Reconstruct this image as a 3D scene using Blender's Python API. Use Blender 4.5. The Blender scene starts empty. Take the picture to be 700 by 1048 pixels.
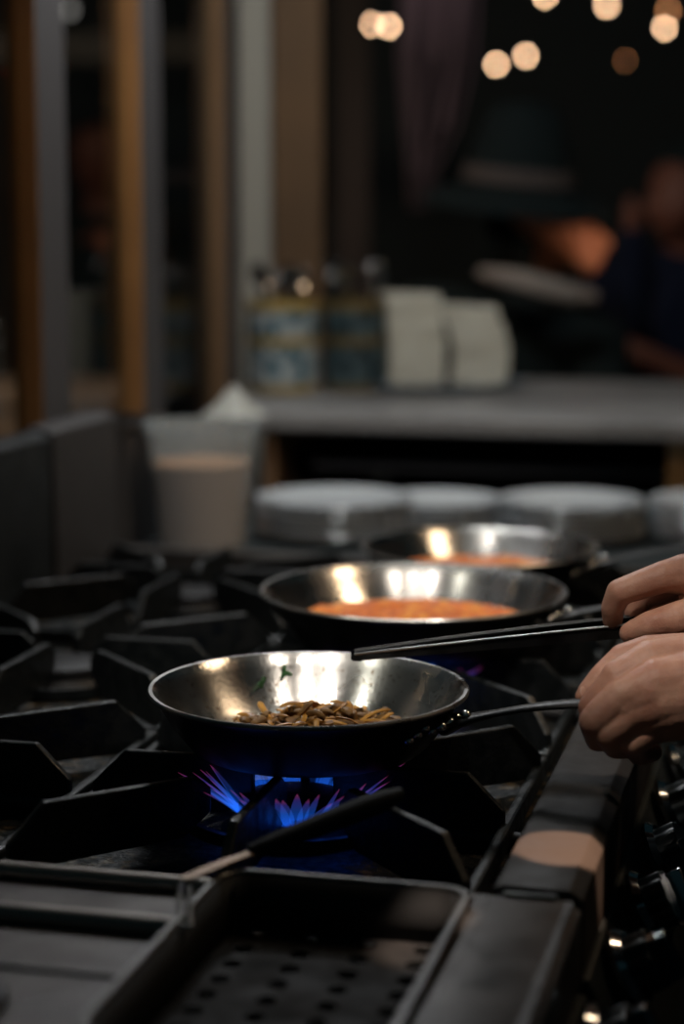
import bpy, bmesh, math, random
from mathutils import Vector, Matrix
random.seed(7)
PI = math.pi
C = bpy.context.scene.collection
scn = bpy.context.scene
R = math.radians

# ------------------------------------------------------------------ camera
F = 2000.0                 # focal length in pixels of a 700 x 1048 frame
CAMZ = 1.37
PITCH = R(8.5)
cam_d = bpy.data.cameras.new('camera')
cam = bpy.data.objects.new('camera', cam_d); C.objects.link(cam)
cam.location = (0, 0, CAMZ); cam.rotation_euler = (PI/2 - PITCH, 0, 0)
cam_d.sensor_fit = 'VERTICAL'; cam_d.sensor_height = 26.2; cam_d.sensor_width = 17.5
cam_d.lens = F*26.2/1048
cam_d.dof.use_dof = True; cam_d.dof.focus_distance = 1.60; cam_d.dof.aperture_fstop = cam_d.lens/1000/0.0285
cam_d.clip_start = 0.05
scn.camera = cam

def at(px, py, Y):
    """world point that lies at world depth Y on the sight line of a photo point"""
    u = (px-350)/F; v = -(py-524)/F
    d = Vector((u, math.cos(PITCH)+v*math.sin(PITCH), -math.sin(PITCH)+v*math.cos(PITCH)))
    return Vector((0, 0, CAMZ)) + d*(Y/d.y)
def atz(px, py, z):
    u = (px-350)/F; v = -(py-524)/F
    d = Vector((u, math.cos(PITCH)+v*math.sin(PITCH), -math.sin(PITCH)+v*math.cos(PITCH)))
    return Vector((0, 0, CAMZ)) + d*((z-CAMZ)/d.z)

YAW = R(-14)
O0 = Vector((-.03, 1.60, 0))
def P(lat, s, z=0.0):       # cooking-line frame: lat to the cooks' side, s along the range away from us
    return O0 + Vector((math.cos(YAW)*lat - math.sin(YAW)*s, math.sin(YAW)*lat + math.cos(YAW)*s, z))
def Pinv(p):
    q = p-O0
    return (math.cos(YAW)*q.x + math.sin(YAW)*q.y, -math.sin(YAW)*q.x + math.cos(YAW)*q.y)

# ------------------------------------------------------------------ materials
def mat(name, col, rough=.5, metal=0., **k):
    m = bpy.data.materials.new(name); m.use_nodes = True
    nt = m.node_tree; b = nt.nodes['Principled BSDF']
    b.inputs['Base Color'].default_value = (*col, 1)
    b.inputs['Roughness'].default_value = rough
    b.inputs['Metallic'].default_value = metal
    for key in ('spec', 'trans', 'ior', 'sss', 'coat', 'aniso', 'sheen', 'alpha'):
        if key in k:
            b.inputs[{'spec': 'Specular IOR Level', 'trans': 'Transmission Weight', 'ior': 'IOR', 'sss': 'Subsurface Weight',
                      'coat': 'Coat Weight', 'aniso': 'Anisotropic', 'sheen': 'Sheen Weight', 'alpha': 'Alpha'}[key]].default_value = k[key]
    tc = nt.nodes.new('ShaderNodeTexCoord')
    if 'noise' in k:        # (scale, second colour, lo, hi)
        sc, c2, lo, hi = k['noise']
        n = nt.nodes.new('ShaderNodeTexNoise'); n.inputs['Scale'].default_value = sc; n.inputs['Detail'].default_value = 6
        r = nt.nodes.new('ShaderNodeValToRGB'); r.color_ramp.elements[0].position = lo; r.color_ramp.elements[1].position = hi
        r.color_ramp.elements[0].color = (*col, 1); r.color_ramp.elements[1].color = (*c2, 1)
        nt.links.new(tc.outputs['Object'], n.inputs['Vector']); nt.links.new(n.outputs['Fac'], r.inputs[0]); nt.links.new(r.outputs[0], b.inputs['Base Color'])
    if 'rnoise' in k:       # roughness variation (scale, lo, hi)
        sc, lo, hi = k['rnoise']
        n = nt.nodes.new('ShaderNodeTexNoise'); n.inputs['Scale'].default_value = sc; n.inputs['Detail'].default_value = 5
        mr = nt.nodes.new('ShaderNodeMapRange'); mr.inputs['From Min'].default_value = .35; mr.inputs['From Max'].default_value = .65
        mr.inputs['To Min'].default_value = lo; mr.inputs['To Max'].default_value = hi
        nt.links.new(tc.outputs['Object'], n.inputs['Vector']); nt.links.new(n.outputs['Fac'], mr.inputs['Value']); nt.links.new(mr.outputs[0], b.inputs['Roughness'])
    if 'bump' in k:         # (scale, strength, distance)
        sc, st, di = k['bump']
        n = nt.nodes.new('ShaderNodeTexNoise'); n.inputs['Scale'].default_value = sc; n.inputs['Detail'].default_value = 4
        bp = nt.nodes.new('ShaderNodeBump'); bp.inputs['Strength'].default_value = st; bp.inputs['Distance'].default_value = di
        nt.links.new(tc.outputs['Object'], n.inputs['Vector']); nt.links.new(n.outputs['Fac'], bp.inputs['Height']); nt.links.new(bp.outputs[0], b.inputs['Normal'])
    return m
def emit(name, col, st):
    m = bpy.data.materials.new(name); m.use_nodes = True; nt = m.node_tree
    nt.nodes.clear(); e = nt.nodes.new('ShaderNodeEmission'); o = nt.nodes.new('ShaderNodeOutputMaterial')
    e.inputs[0].default_value = (*col, 1); e.inputs[1].default_value = st; nt.links.new(e.outputs[0], o.inputs[0])
    return m

M_iron = mat('cast_iron', (.005, .007, .008), .4, .0, spec=.5, bump=(260, .5, .0012), rnoise=(60, .32, .6))
M_tray_grit = mat('burnt_drip_tray', (.012, .016, .018), .55, .1, spec=.3, noise=(70, (.17, .12, .065), .52, .72), bump=(190, .9, .003), rnoise=(90, .3, .75))
M_steel_dark = mat('worn_dark_steel', (.085, .075, .070), .42, .45, rnoise=(25, .33, .55), noise=(14, (.05, .048, .047), .4, .7))
M_steel = mat('stainless', (.42, .41, .40), .3, 1., rnoise=(18, .22, .42))
M_pan_out = mat('pan_outside', (.022, .022, .023), .38, .6, noise=(30, (.012, .011, .010), .45, .7), rnoise=(40, .35, .6), spec=.4)
M_handle = mat('pan_handle_steel', (.045, .044, .043), .4, 1., rnoise=(50, .28, .5))
M_rivet = mat('bright_rivet', (.75, .74, .72), .18, 1.)
M_chrome = mat('chrome', (.55, .57, .6), .12, 1.)
M_black = mat('black_plastic', (.012, .018, .020), .35, bump=(300, .15, .0006))
M_cap = mat('burner_cap', (.018, .018, .020), .5, .3, bump=(200, .4, .001))
M_brass = mat('dull_brass', (.22, .15, .07), .4, 1.)
M_cloth_black = mat('black_cloth', (.012, .018, .020), .9, spec=.15, bump=(400, .4, .001))
M_navy = mat('navy_cloth', (.008, .012, .030), .9, spec=.15)
M_white_cloth = mat('pale_cloth', (.34, .30, .28), .9, bump=(90, .4, .004))
M_grey_band = mat('grey_felt_band', (.075, .06, .058), .9)
M_napkin = mat('paper_napkin', (.62, .60, .52), .95, bump=(120, .3, .002))
M_plate = mat('glazed_porcelain', (.50, .53, .56), .18, coat=.4)
M_count = mat('stone_worktop', (.22, .215, .215), .45, noise=(9, (.13, .125, .125), .35, .7), rnoise=(20, .4, .6))
M_dark = mat('dark_cabinet', (.016, .022, .024), .6)
M_wood = mat('oak_frame', (.36, .17, .055), .55, noise=(5, (.25, .115, .04), .35, .7))
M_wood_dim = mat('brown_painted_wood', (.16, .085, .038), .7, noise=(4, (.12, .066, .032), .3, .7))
M_postgrey = mat('grey_post_face', (.055, .052, .055), .6)
M_plaster = mat('white_plaster', (.40, .38, .34), .8, bump=(30, .2, .003))
M_night = mat('dark_wall', (.05, .065, .07), .9)
M_board = mat('wooden_board', (.28, .17, .075), .6, noise=(12, (.2, .12, .05), .4, .7))
M_mauve = mat('mauve_curtain', (.095, .068, .080), .95)
M_skin_far = mat('skin_far', (.42, .17, .09), .6)
M_skin_dim = mat('skin_dim', (.16, .055, .035), .6)  # darker copy of the far skin, dim light put into the colour
M_floor = mat('kitchen_floor', (.03, .028, .027), .6, noise=(6, (.018, .017, .017), .4, .6))
M_pave = mat('pale_outdoor_bench', (.36, .25, .18), .8, noise=(3, (.22, .15, .11), .35, .65))
M_herb = mat('green_herb', (.03, .12, .035), .5)
M_hat = mat('black_felt', (.012, .018, .020), .95, spec=.1)

# glass pane
M_glass = bpy.data.materials.new('window_glass'); M_glass.use_nodes = True
nt = M_glass.node_tree; nt.nodes.clear()
o_ = nt.nodes.new('ShaderNodeOutputMaterial'); mx = nt.nodes.new('ShaderNodeMixShader'); tr = nt.nodes.new('ShaderNodeBsdfTransparent')
gl = nt.nodes.new('ShaderNodeBsdfGlossy'); fr = nt.nodes.new('ShaderNodeFresnel'); fr.inputs[0].default_value = 1.45
gl.inputs['Roughness'].default_value = .03; tr.inputs[0].default_value = (.86, .9, .9, 1)
geo = nt.nodes.new('ShaderNodeNewGeometry'); inv = nt.nodes.new('ShaderNodeMath'); inv.operation = 'SUBTRACT'; inv.inputs[0].default_value = 1; mu = nt.nodes.new('ShaderNodeMath'); mu.operation = 'MULTIPLY'
nt.links.new(geo.outputs['Backfacing'], inv.inputs[1]); nt.links.new(fr.outputs[0], mu.inputs[0]); nt.links.new(inv.outputs[0], mu.inputs[1]); nt.links.new(mu.outputs[0], mx.inputs[0]); nt.links.new(tr.outputs[0], mx.inputs[1]); nt.links.new(gl.outputs[0], mx.inputs[2]); nt.links.new(mx.outputs[0], o_.inputs[0])

# translucent plastic tub
M_tub = mat('milky_plastic', (.55, .62, .65), .35, alpha=.30)
M_tubfill = mat('beige_batter', (.46, .25, .13), .7)
M_cream = mat('white_squeeze_plastic', (.36, .36, .33), .6)

# brushed inside of a pan: concentric brushing -> anisotropic around its own axis
def pan_inside():
    m = mat('pan_inside_brushed', (.60, .58, .55), .30, 1., aniso=.75); m.node_tree.nodes['Principled BSDF'].inputs['Anisotropic Rotation'].default_value = .25
    nt = m.node_tree; b = nt.nodes['Principled BSDF']
    tg = nt.nodes.new('ShaderNodeTangent'); tg.direction_type = 'RADIAL'; tg.axis = 'Z'
    nt.links.new(tg.outputs[0], b.inputs['Tangent'])
    tc = nt.nodes.new('ShaderNodeTexCoord')
    sp = nt.nodes.new('ShaderNodeTexNoise'); sp.inputs['Scale'].default_value = 240; sp.inputs['Detail'].default_value = 3
    big = nt.nodes.new('ShaderNodeTexNoise'); big.inputs['Scale'].default_value = 11; big.inputs['Detail'].default_value = 3
    nt.links.new(tc.outputs['Object'], sp.inputs[0]); nt.links.new(tc.outputs['Object'], big.inputs[0])
    mr = nt.nodes.new('ShaderNodeMapRange'); mr.inputs['From Min'].default_value = .35; mr.inputs['From Max'].default_value = .65
    mr.inputs['To Min'].default_value = .15; mr.inputs['To Max'].default_value = .32
    nt.links.new(big.outputs[0], mr.inputs[0]); nt.links.new(mr.outputs[0], b.inputs['Roughness'])
    # oily brown specks and heat tint
    r = nt.nodes.new('ShaderNodeValToRGB'); r.color_ramp.elements[0].position = .60; r.color_ramp.elements[1].position = .72
    r.color_ramp.elements[0].color = (.66, .64, .61, 1); r.color_ramp.elements[1].color = (.22, .14, .08, 1)
    nt.links.new(sp.outputs[0], r.inputs[0]); nt.links.new(r.outputs[0], b.inputs['Base Color'])
    bp = nt.nodes.new('ShaderNodeBump'); bp.inputs['Strength'].default_value = .14; bp.inputs['Distance'].default_value = .001
    nt.links.new(sp.outputs[0], bp.inputs['Height']); nt.links.new(bp.outputs[0], b.inputs['Normal'])
    return m
M_pan_in = pan_inside()

def sauce_mat():
    m = mat('red_orange_sauce', (.62, .16, .025), .42, spec=.35)
    nt = m.node_tree; b = nt.nodes['Principled BSDF']; tc = nt.nodes.new('ShaderNodeTexCoord')
    n = nt.nodes.new('ShaderNodeTexNoise'); n.inputs['Scale'].default_value = 62; n.inputs['Detail'].default_value = 8; n.inputs['Roughness'].default_value = .7
    r = nt.nodes.new('ShaderNodeValToRGB'); cr = r.color_ramp
    cr.elements[0].position = .33; cr.elements[0].color = (.30, .028, .004, 1)
    cr.elements[1].position = .68; cr.elements[1].color = (.95, .45, .05, 1)
    e = cr.elements.new(.5); e.color = (.72, .17, .010, 1)
    nt.links.new(tc.outputs['Object'], n.inputs[0]); nt.links.new(n.outputs[0], r.inputs[0]); nt.links.new(r.outputs[0], b.inputs['Base Color'])
    bp = nt.nodes.new('ShaderNodeBump'); bp.inputs['Strength'].default_value = .8; bp.inputs['Distance'].default_value = .004
    nt.links.new(n.outputs[0], bp.inputs['Height']); nt.links.new(bp.outputs[0], b.inputs['Normal'])
    return m
M_sauce = sauce_mat()
M_veg = [mat('fried_mushroom', (.28, .15, .045), .5, noise=(60, (.06, .026, .008), .4, .62), spec=.25, bump=(150, .5, .002)),
         mat('fried_onion', (.66, .33, .055), .4, noise=(50, (.22, .075, .015), .42, .66), spec=.35),
         mat('fried_leek', (.30, .14, .03), .5, noise=(60, (.06, .03, .008), .4, .62), spec=.3, bump=(150, .5, .002))]

def skin_mat():
    m = mat('skin', (.52, .27, .175), .48, sss=.12, spec=.4)
    nt = m.node_tree; b = nt.nodes['Principled BSDF']; tc = nt.nodes.new('ShaderNodeTexCoord')
    b.inputs['Subsurface Radius'].default_value = (.01, .004, .002)
    n = nt.nodes.new('ShaderNodeTexNoise'); n.inputs['Scale'].default_value = 42; n.inputs['Detail'].default_value = 6
    r = nt.nodes.new('ShaderNodeValToRGB'); r.color_ramp.elements[0].position = .35; r.color_ramp.elements[1].position = .68
    r.color_ramp.elements[0].color = (.42, .205, .145, 1); r.color_ramp.elements[1].color = (.57, .335, .24, 1)
    nt.links.new(tc.outputs['Object'], n.inputs[0]); nt.links.new(n.outputs[0], r.inputs[0]); nt.links.new(r.outputs[0], b.inputs['Base Color'])
    n2 = nt.nodes.new('ShaderNodeTexVoronoi'); n2.inputs['Scale'].default_value = 900
    bp = nt.nodes.new('ShaderNodeBump'); bp.inputs['Strength'].default_value = .25; bp.inputs['Distance'].default_value = .0006
    n3 = nt.nodes.new('ShaderNodeTexNoise'); n3.inputs['Scale'].default_value = 110; n3.inputs['Detail'].default_value = 3
    b2 = nt.nodes.new('ShaderNodeBump'); b2.inputs['Strength'].default_value = .45; b2.inputs['Distance'].default_value = .0022
    nt.links.new(tc.outputs['Object'], n2.inputs['Vector']); nt.links.new(tc.outputs['Object'], n3.inputs['Vector'])
    nt.links.new(n2.outputs['Distance'], bp.inputs['Height']); nt.links.new(n3.outputs[0], b2.inputs['Height'])
    nt.links.new(bp.outputs[0], b2.inputs['Normal']); nt.links.new(b2.outputs[0], b.inputs['Normal'])
    return m
M_skin = skin_mat()
M_nail = mat('fingernail', (.60, .38, .30), .25, coat=.3)

def flame_mat():
    m = bpy.data.materials.new('blue_gas_flame'); m.use_nodes = True; nt = m.node_tree; nt.nodes.clear()
    o = nt.nodes.new('ShaderNodeOutputMaterial'); add = nt.nodes.new('ShaderNodeAddShader'); t = nt.nodes.new('ShaderNodeBsdfTransparent')
    e = nt.nodes.new('ShaderNodeEmission'); tc = nt.nodes.new('ShaderNodeTexCoord'); sx = nt.nodes.new('ShaderNodeSeparateXYZ')
    r = nt.nodes.new('ShaderNodeValToRGB'); cr = r.color_ramp
    cr.elements[0].position = 0; cr.elements[0].color = (.01, .13, 1., 1)
    cr.elements[1].position = 1; cr.elements[1].color = (.34, .04, .12, 1)
    a = cr.elements.new(.45); a.color = (.010, .08, .46, 1)
    a = cr.elements.new(.8); a.color = (.05, .04, .30, 1)
    nt.links.new(tc.outputs['Generated'], sx.inputs[0]); nt.links.new(sx.outputs['Z'], r.inputs[0]); nt.links.new(r.outputs[0], e.inputs[0])
    e.inputs[1].default_value = .17
    nt.links.new(t.outputs[0], add.inputs[0]); nt.links.new(e.outputs[0], add.inputs[1]); nt.links.new(add.outputs[0], o.inputs[0])
    return m
M_flame = flame_mat()

def pottery(name, pale, blue, dark, band_c=(.36, .25, .07)):
    m = mat(name, pale, .35, coat=.2)
    nt = m.node_tree; b = nt.nodes['Principled BSDF']; tc = nt.nodes.new('ShaderNodeTexCoord'); sx = nt.nodes.new('ShaderNodeSeparateXYZ')
    nt.links.new(tc.outputs['Generated'], sx.inputs[0])
    v = nt.nodes.new('ShaderNodeTexVoronoi'); v.inputs['Scale'].default_value = 5.5
    nt.links.new(tc.outputs['Generated'], v.inputs['Vector'])
    r = nt.nodes.new('ShaderNodeValToRGB'); cr = r.color_ramp; cr.interpolation = 'CONSTANT'
    cr.elements[0].position = 0; cr.elements[0].color = (*dark, 1); cr.elements[1].position = .28; cr.elements[1].color = (*blue, 1)
    e = cr.elements.new(.50); e.color = (*pale, 1)
    nt.links.new(v.outputs['Distance'], r.inputs[0])
    band = nt.nodes.new('ShaderNodeValToRGB'); cb = band.color_ramp; cb.interpolation = 'CONSTANT'
    cb.elements[0].position = 0; cb.elements[0].color = (1, 1, 1, 1); cb.elements[1].position = .09; cb.elements[1].color = (0, 0, 0, 1)
    for p, c in ((.52, 1), (.62, 0), (.90, 1)):
        e = cb.elements.new(p); e.color = (c, c, c, 1)
    nt.links.new(sx.outputs['Z'], band.inputs[0])
    mix = nt.nodes.new('ShaderNodeMix'); mix.data_type = 'RGBA'
    nt.links.new(band.outputs[0], mix.inputs['Factor']); nt.links.new(r.outputs[0], mix.inputs['A'])
    mix.inputs['B'].default_value = (*band_c, 1)
    nt.links.new(mix.outputs['Result'], b.inputs['Base Color'])
    return m
M_pot1 = pottery('blue_yellow_pottery', (.36, .40, .42), (.12, .22, .27), (.03, .06, .08))
M_pot2 = pottery('dark_blue_pottery', (.05, .08, .09), (.015, .035, .045), (.008, .014, .02), (.12, .085, .03))

# ------------------------------------------------------------------ mesh helper
class MB:
    def __init__(s): s.v = []; s.f = []; s.m = []
    def add(s, vs, fs, mi=0):
        k = len(s.v); s.v += [tuple(p) for p in vs]; s.f += [tuple(i+k for i in f) for f in fs]; s.m += [mi]*len(fs)
    def box(s, x0, x1, y0, y1, z0, z1, mi=0):
        s.add([(x0,y0,z0),(x1,y0,z0),(x1,y1,z0),(x0,y1,z0),(x0,y0,z1),(x1,y0,z1),(x1,y1,z1),(x0,y1,z1)],
              [(0,3,2,1),(4,5,6,7),(0,1,5,4),(1,2,6,5),(2,3,7,6),(3,0,4,7)], mi)
    def lathe(s, prof, n=48, c=(0,0,0), mi=0, ax=None):
        """prof: closed or open list of (r, z); poles where r == 0"""
        vs, fs, rings = [], [], []
        for r, z in prof:
            if r < 1e-6: rings.append([len(vs)]); vs.append((c[0], c[1], c[2]+z))
            else:
                rings.append(list(range(len(vs), len(vs)+n)))
                for i in range(n):
                    a = 2*PI*i/n; vs.append((c[0]+r*math.cos(a), c[1]+r*math.sin(a), c[2]+z))
        for a, b in zip(rings[:-1], rings[1:]):
            for i in range(n):
                j = (i+1) % n
                if len(a) == 1 and len(b) == 1: continue
                if len(a) == 1: fs.append((a[0], b[i], b[j]))
                elif len(b) == 1: fs.append((a[i], a[j], b[0]))
                else: fs.append((a[i], a[j], b[j], b[i]))
        if ax is not None: vs = [tuple(ax @ Vector(v)) for v in vs]
        s.add(vs, fs, mi)
    def tube(s, pts, r, n=12, mi=0, flat=1.0, up=Vector((0,0,1))):
        """sweep; r number or list; flat squashes along 'up'"""
        pts = [Vector(p) for p in pts]; rs = r if isinstance(r, (list, tuple)) else [r]*len(pts)
        vs, fs = [], []
        for i, p in enumerate(pts):
            t = (pts[min(i+1, len(pts)-1)] - pts[max(i-1, 0)]).normalized()
            side = t.cross(up)
            if side.length < 1e-3: side = t.cross(Vector((0, 1, 0)))
            side.normalize(); w = side.cross(t).normalized()
            for k in range(n):
                a = 2*PI*k/n; vs.append(p + side*math.cos(a)*rs[i] + w*math.sin(a)*rs[i]*flat)
        for i in range(len(pts)-1):
            for k in range(n):
                j = (k+1) % n; fs.append((i*n+k, i*n+j, (i+1)*n+j, (i+1)*n+k))
        a = len(vs); vs.append(pts[0]); vs.append(pts[-1]); L = (len(pts)-1)*n
        for k in range(n):
            j = (k+1) % n; fs.append((a, j, k)); fs.append((a+1, L+k, L+j))
        s.add(vs, fs, mi)
    def strip(s, pts, w, th, mi=0, up=Vector((0,0,1))):
        """flat strap of rectangular section; w number or list"""
        pts = [Vector(p) for p in pts]; ws = w if isinstance(w, (list, tuple)) else [w]*len(pts)
        vs, fs = [], []
        for i, p in enumerate(pts):
            t = (pts[min(i+1, len(pts)-1)] - pts[max(i-1, 0)]).normalized()
            side = t.cross(up).normalized(); n_ = side.cross(t).normalized()
            for a, b in ((-1,-1),(1,-1),(1,1),(-1,1)): vs.append(p + side*a*ws[i]/2 + n_*b*th/2)
        for i in range(len(pts)-1):
            for k in range(4):
                j = (k+1) % 4; fs.append((i*4+k, i*4+j, (i+1)*4+j, (i+1)*4+k))
        fs.append((3,2,1,0)); L = (len(pts)-1)*4; fs.append((L,L+1,L+2,L+3))
        s.add(vs, fs, mi)
    def prism(s, poly, z0, z1, mi=0, f=None):
        """2-D outline extruded; f maps (a,b,z) to a point"""
        n = len(poly); f = f or (lambda a, b, z: (a, b, z))
        vs = [f(a, b, z0) for a, b in poly] + [f(a, b, z1) for a, b in poly]
        fs = [tuple(range(n-1, -1, -1)), tuple(range(n, 2*n))] + [(i, (i+1) % n, n+(i+1) % n, n+i) for i in range(n)]
        s.add(vs, fs, mi)
    def ball(s, c, r, n=12, mi=0, sc=(1,1,1)):
        prof = [(0 if i in (0, n) else math.sin(PI*i/n), -math.cos(PI*i/n)) for i in range(n+1)]
        mtx = Matrix.Translation(Vector(c)) @ Matrix.Diagonal((r*sc[0], r*sc[1], r*sc[2], 1))
        s.lathe(prof, 2*n, mi=mi, ax=mtx)
    def build(s, name, mats, parent=None, smooth=True, bevel=0, seg=2, angle=40):
        me = bpy.data.meshes.new(name); me.from_pydata(s.v, [], s.f)
        mats = mats if isinstance(mats, (list, tuple)) else [mats]
        for m in mats: me.materials.append(m)
        for p, mi in zip(me.polygons, s.m): p.material_index = mi
        bm = bmesh.new(); bm.from_mesh(me); bmesh.ops.recalc_face_normals(bm, faces=bm.faces); bm.to_mesh(me); bm.free()
        if smooth:
            for p in me.polygons: p.use_smooth = True
            me.set_sharp_from_angle(angle=R(angle))
        o = bpy.data.objects.new(name, me); C.objects.link(o)
        if parent: o.parent = parent
        if bevel:
            b = o.modifiers.new('bevel', 'BEVEL'); b.width = bevel; b.segments = seg; b.limit_method = 'ANGLE'
        return o
def tag(o, label=None, cat=None, group=None, kind=None):
    if label: o['label'] = label
    if cat: o['category'] = cat
    if group: o['group'] = group
    if kind: o['kind'] = kind
    return o
def empty(name, loc, rz=0., **k):
    o = bpy.data.objects.new(name, None); C.objects.link(o); o.location = loc; o.rotation_euler = (0, 0, rz); o.empty_display_size = .02
    return tag(o, **k)
def place(o, loc, rz=0.):
    o.location = loc; o.rotation_euler = (0, 0, rz); return o
def copy_tree(o, parent=None):
    c = o.copy(); C.objects.link(c); c.parent = parent
    for ch in list(o.children): copy_tree(ch, c)
    return c
def rrect(x0, x1, y0, y1, r, n=6):
    out = []
    for cx, cy, a0 in ((x1-r, y1-r, 0), (x0+r, y1-r, 90), (x0+r, y0+r, 180), (x1-r, y0+r, 270)):
        for i in range(n+1):
            a = R(a0+90*i/n); out.append((cx+r*math.cos(a), cy+r*math.sin(a)))
    return out

# ================================================================== SETTING
b = MB(); b.box(-6, 6, -3, 11, -.1, 0); tag(b.build('floor', M_floor, smooth=False), kind='structure')
b = MB(); b.box(-6, 6, 9.5, 9.7, 0, 3.4); tag(b.build('wall_back', M_night, smooth=False), kind='structure')
b = MB(); b.box(3.4, 3.6, -3, 9.5, 0, 3.4); tag(b.build('wall_right', M_night, smooth=False), kind='structure')
# window wall on the left: low wall and posts in the same direction as the range
WL = -.66                                     # lat of the window plane
b = MB(); b.box(-.10, 0, -1.6, 1.95, 0, .96)
w = b.build('wall_left', M_night, smooth=False); place(w, P(WL-.02, 0, 0), YAW); tag(w, kind='structure')
posts = [(1.02, .10), (1.42, .11), (1.92, .10)]
wi = 1
def lat_s_of_px(px, lat):
    # s at which the sight-line column px crosses plane lat
    u = (px-350)/F
    lo, hi = -1.5, 4.
    for _ in range(60):
        mid = (lo+hi)/2; p = P(lat, mid); depth = p.y*math.cos(PITCH)+(CAMZ-1.2)*math.sin(PITCH)
        if p.x/depth < u: lo = mid
        else: hi = mid
    return lo
PS = []
for k, (px, ln, dep) in enumerate(((43, .105, .042), (147, .10, .042), (233, .06, .042))):
    s0 = lat_s_of_px(px, WL+dep-.02)
    PS.append((s0, ln, dep))
edges = [-1.6] + [p[0] for p in PS] + [lat_s_of_px(244, WL)]
for k, (s0, ln, dep) in enumerate(PS):
    b = MB(); b.box(0, dep, 0, ln, .96, 2.9, 0)
    # the side that looks along the range is oak brown, the face to the room is grey
    for i in range(6): pass
    b.m[3] = 1
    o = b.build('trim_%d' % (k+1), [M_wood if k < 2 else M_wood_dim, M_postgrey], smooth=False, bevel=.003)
    place(o, P(WL-.02, s0, 0), YAW); tag(o, kind='structure')
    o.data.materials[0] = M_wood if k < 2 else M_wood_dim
for k in range(len(edges)-1):
    a = edges[k] + (0.10 if k else 0); e = edges[k+1]
    b = MB(); b.box(-.014, -.008, a, e, .96, 2.9)
    o = b.build('window_%d' % (k+1), M_glass, smooth=False); place(o, P(WL, 0, 0), YAW); tag(o, kind='structure')
# end of the window wall: pale plaster strip and brown pillar
b = MB(); a0 = at(246, 300, 4.02); a1 = at(279, 300, 4.02)
b.box(a0.x, a1.x, 4.0, 4.12, 0, 2.9); tag(b.build('trim_4', M_plaster, smooth=False, bevel=.008), kind='structure')
b = MB(); a0 = at(279.5, 300, 4.0); a1 = at(330, 300, 4.0)
b.box(a0.x, a1.x, 3.98, 4.12, 0, 2.9); tag(b.build('trim_5', M_wood_dim, smooth=False, bevel=.004), kind='structure')
# large dark window behind the counter with its faint brown jamb
b = MB(); a0 = at(343, 100, 5.9); a1 = at(378, 100, 5.9); b.box(a0.x, a1.x, 5.9, 6.0, 0, 3.2)
tag(b.build('trim_6', mat('dim_brown_jamb', (.03, .021, .016), .8), smooth=False), kind='structure')
# long cross rail outside the left windows
b = MB(); a0 = at(-60, 60, 6.2); a1 = at(236, 40, 6.2); b.box(a0.x, a1.x, 6.2, 6.3, a0.z-.01, a1.z+.02)
tag(b.build('trim_7', mat('grey_outdoor_rail', (.075, .068, .062), .8), smooth=False), kind='structure')

# pale bench outside
b = MB(); z1 = at(60, 398, 5.3).z; x0 = at(-160, 430, 5.3).x; x1 = at(158, 430, 5.3).x
t = empty('bench', ((x0+x1)/2, 5.3, 0), label='pale wooden bench outside the left windows', cat='bench')
hw = (x1-x0)/2
b.box(-hw, hw, 0, .4, z1-.05, z1); b.build('bench_seat', M_pave, t, bevel=.006)
b = MB(); b.box(-hw, hw, .02, .05, z1-.40, z1-.05); b.build('apron_board', M_pave, t, bevel=.004)
for sx in (-1, 1):
    b = MB(); b.box(sx*(hw-.04)-.03, sx*(hw-.04)+.03, .06, .34, 0, z1-.05); b.build('leg', M_pave, t, bevel=.004)

# mauve curtain far behind
b = MB(); n = 26; top = [], []
fr_, bk = [], []
for j, (py, xa, xb) in enumerate(((-30, 412, 492), (60, 408, 486), (130, 413, 468), (175, 417, 446), (215, 420, 438))):
    row = []
    for i in range(n+1):
        q = i/n; p = at(xa+(xb-xa)*q, py, 5.6 + .05*math.sin(q*22+j*.4)); row.append(p)
    fr_.append(row)
vs = [p for r_ in fr_ for p in r_]; fs = []
for j in range(4):
    for i in range(n): fs.append((j*(n+1)+i, j*(n+1)+i+1, (j+1)*(n+1)+i+1, (j+1)*(n+1)+i))
b.add(vs, fs); o = b.build('curtain', M_mauve); sm = o.modifiers.new('thick', 'SOLIDIFY'); sm.thickness = .006
tag(o, 'mauve-grey curtain gathered to a point behind the black-hatted diner', 'curtain')

# ================================================================== RANGE
rng = empty('gas_range', P(0, 0, 0), YAW, label='long black and steel gas range with rows of cast-iron burners', cat='stove')
S0, S1 = -.275, 1.03; LB, LF = -.555, .265; ZT = .905
b = MB()
b.box(LB, LF-.012, S0+.004, S1, .12, .855); b.build('cabinet_body', M_dark, rng, smooth=False)
b = MB(); b.box(LB, .2, S0+.004, S1, .857, .868); b.build('drip_tray', M_tray_grit, rng, smooth=False)
# front ledge the cooks rest pans on
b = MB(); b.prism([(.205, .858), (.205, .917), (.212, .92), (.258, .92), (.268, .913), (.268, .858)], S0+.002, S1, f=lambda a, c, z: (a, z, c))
b.build('front_ledge', mat('shaded_ledge_steel', (.040, .034, .030), .6, .0, spec=.2, rnoise=(30, .5, .7)), rng, bevel=.0015)  # steel darkened to carry the shade lying on the ledge
b = MB(); b.box(LB, .205, S1-.03, S1, .868, .915); b.build('end_rail', M_steel_dark, rng, bevel=.002)
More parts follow.
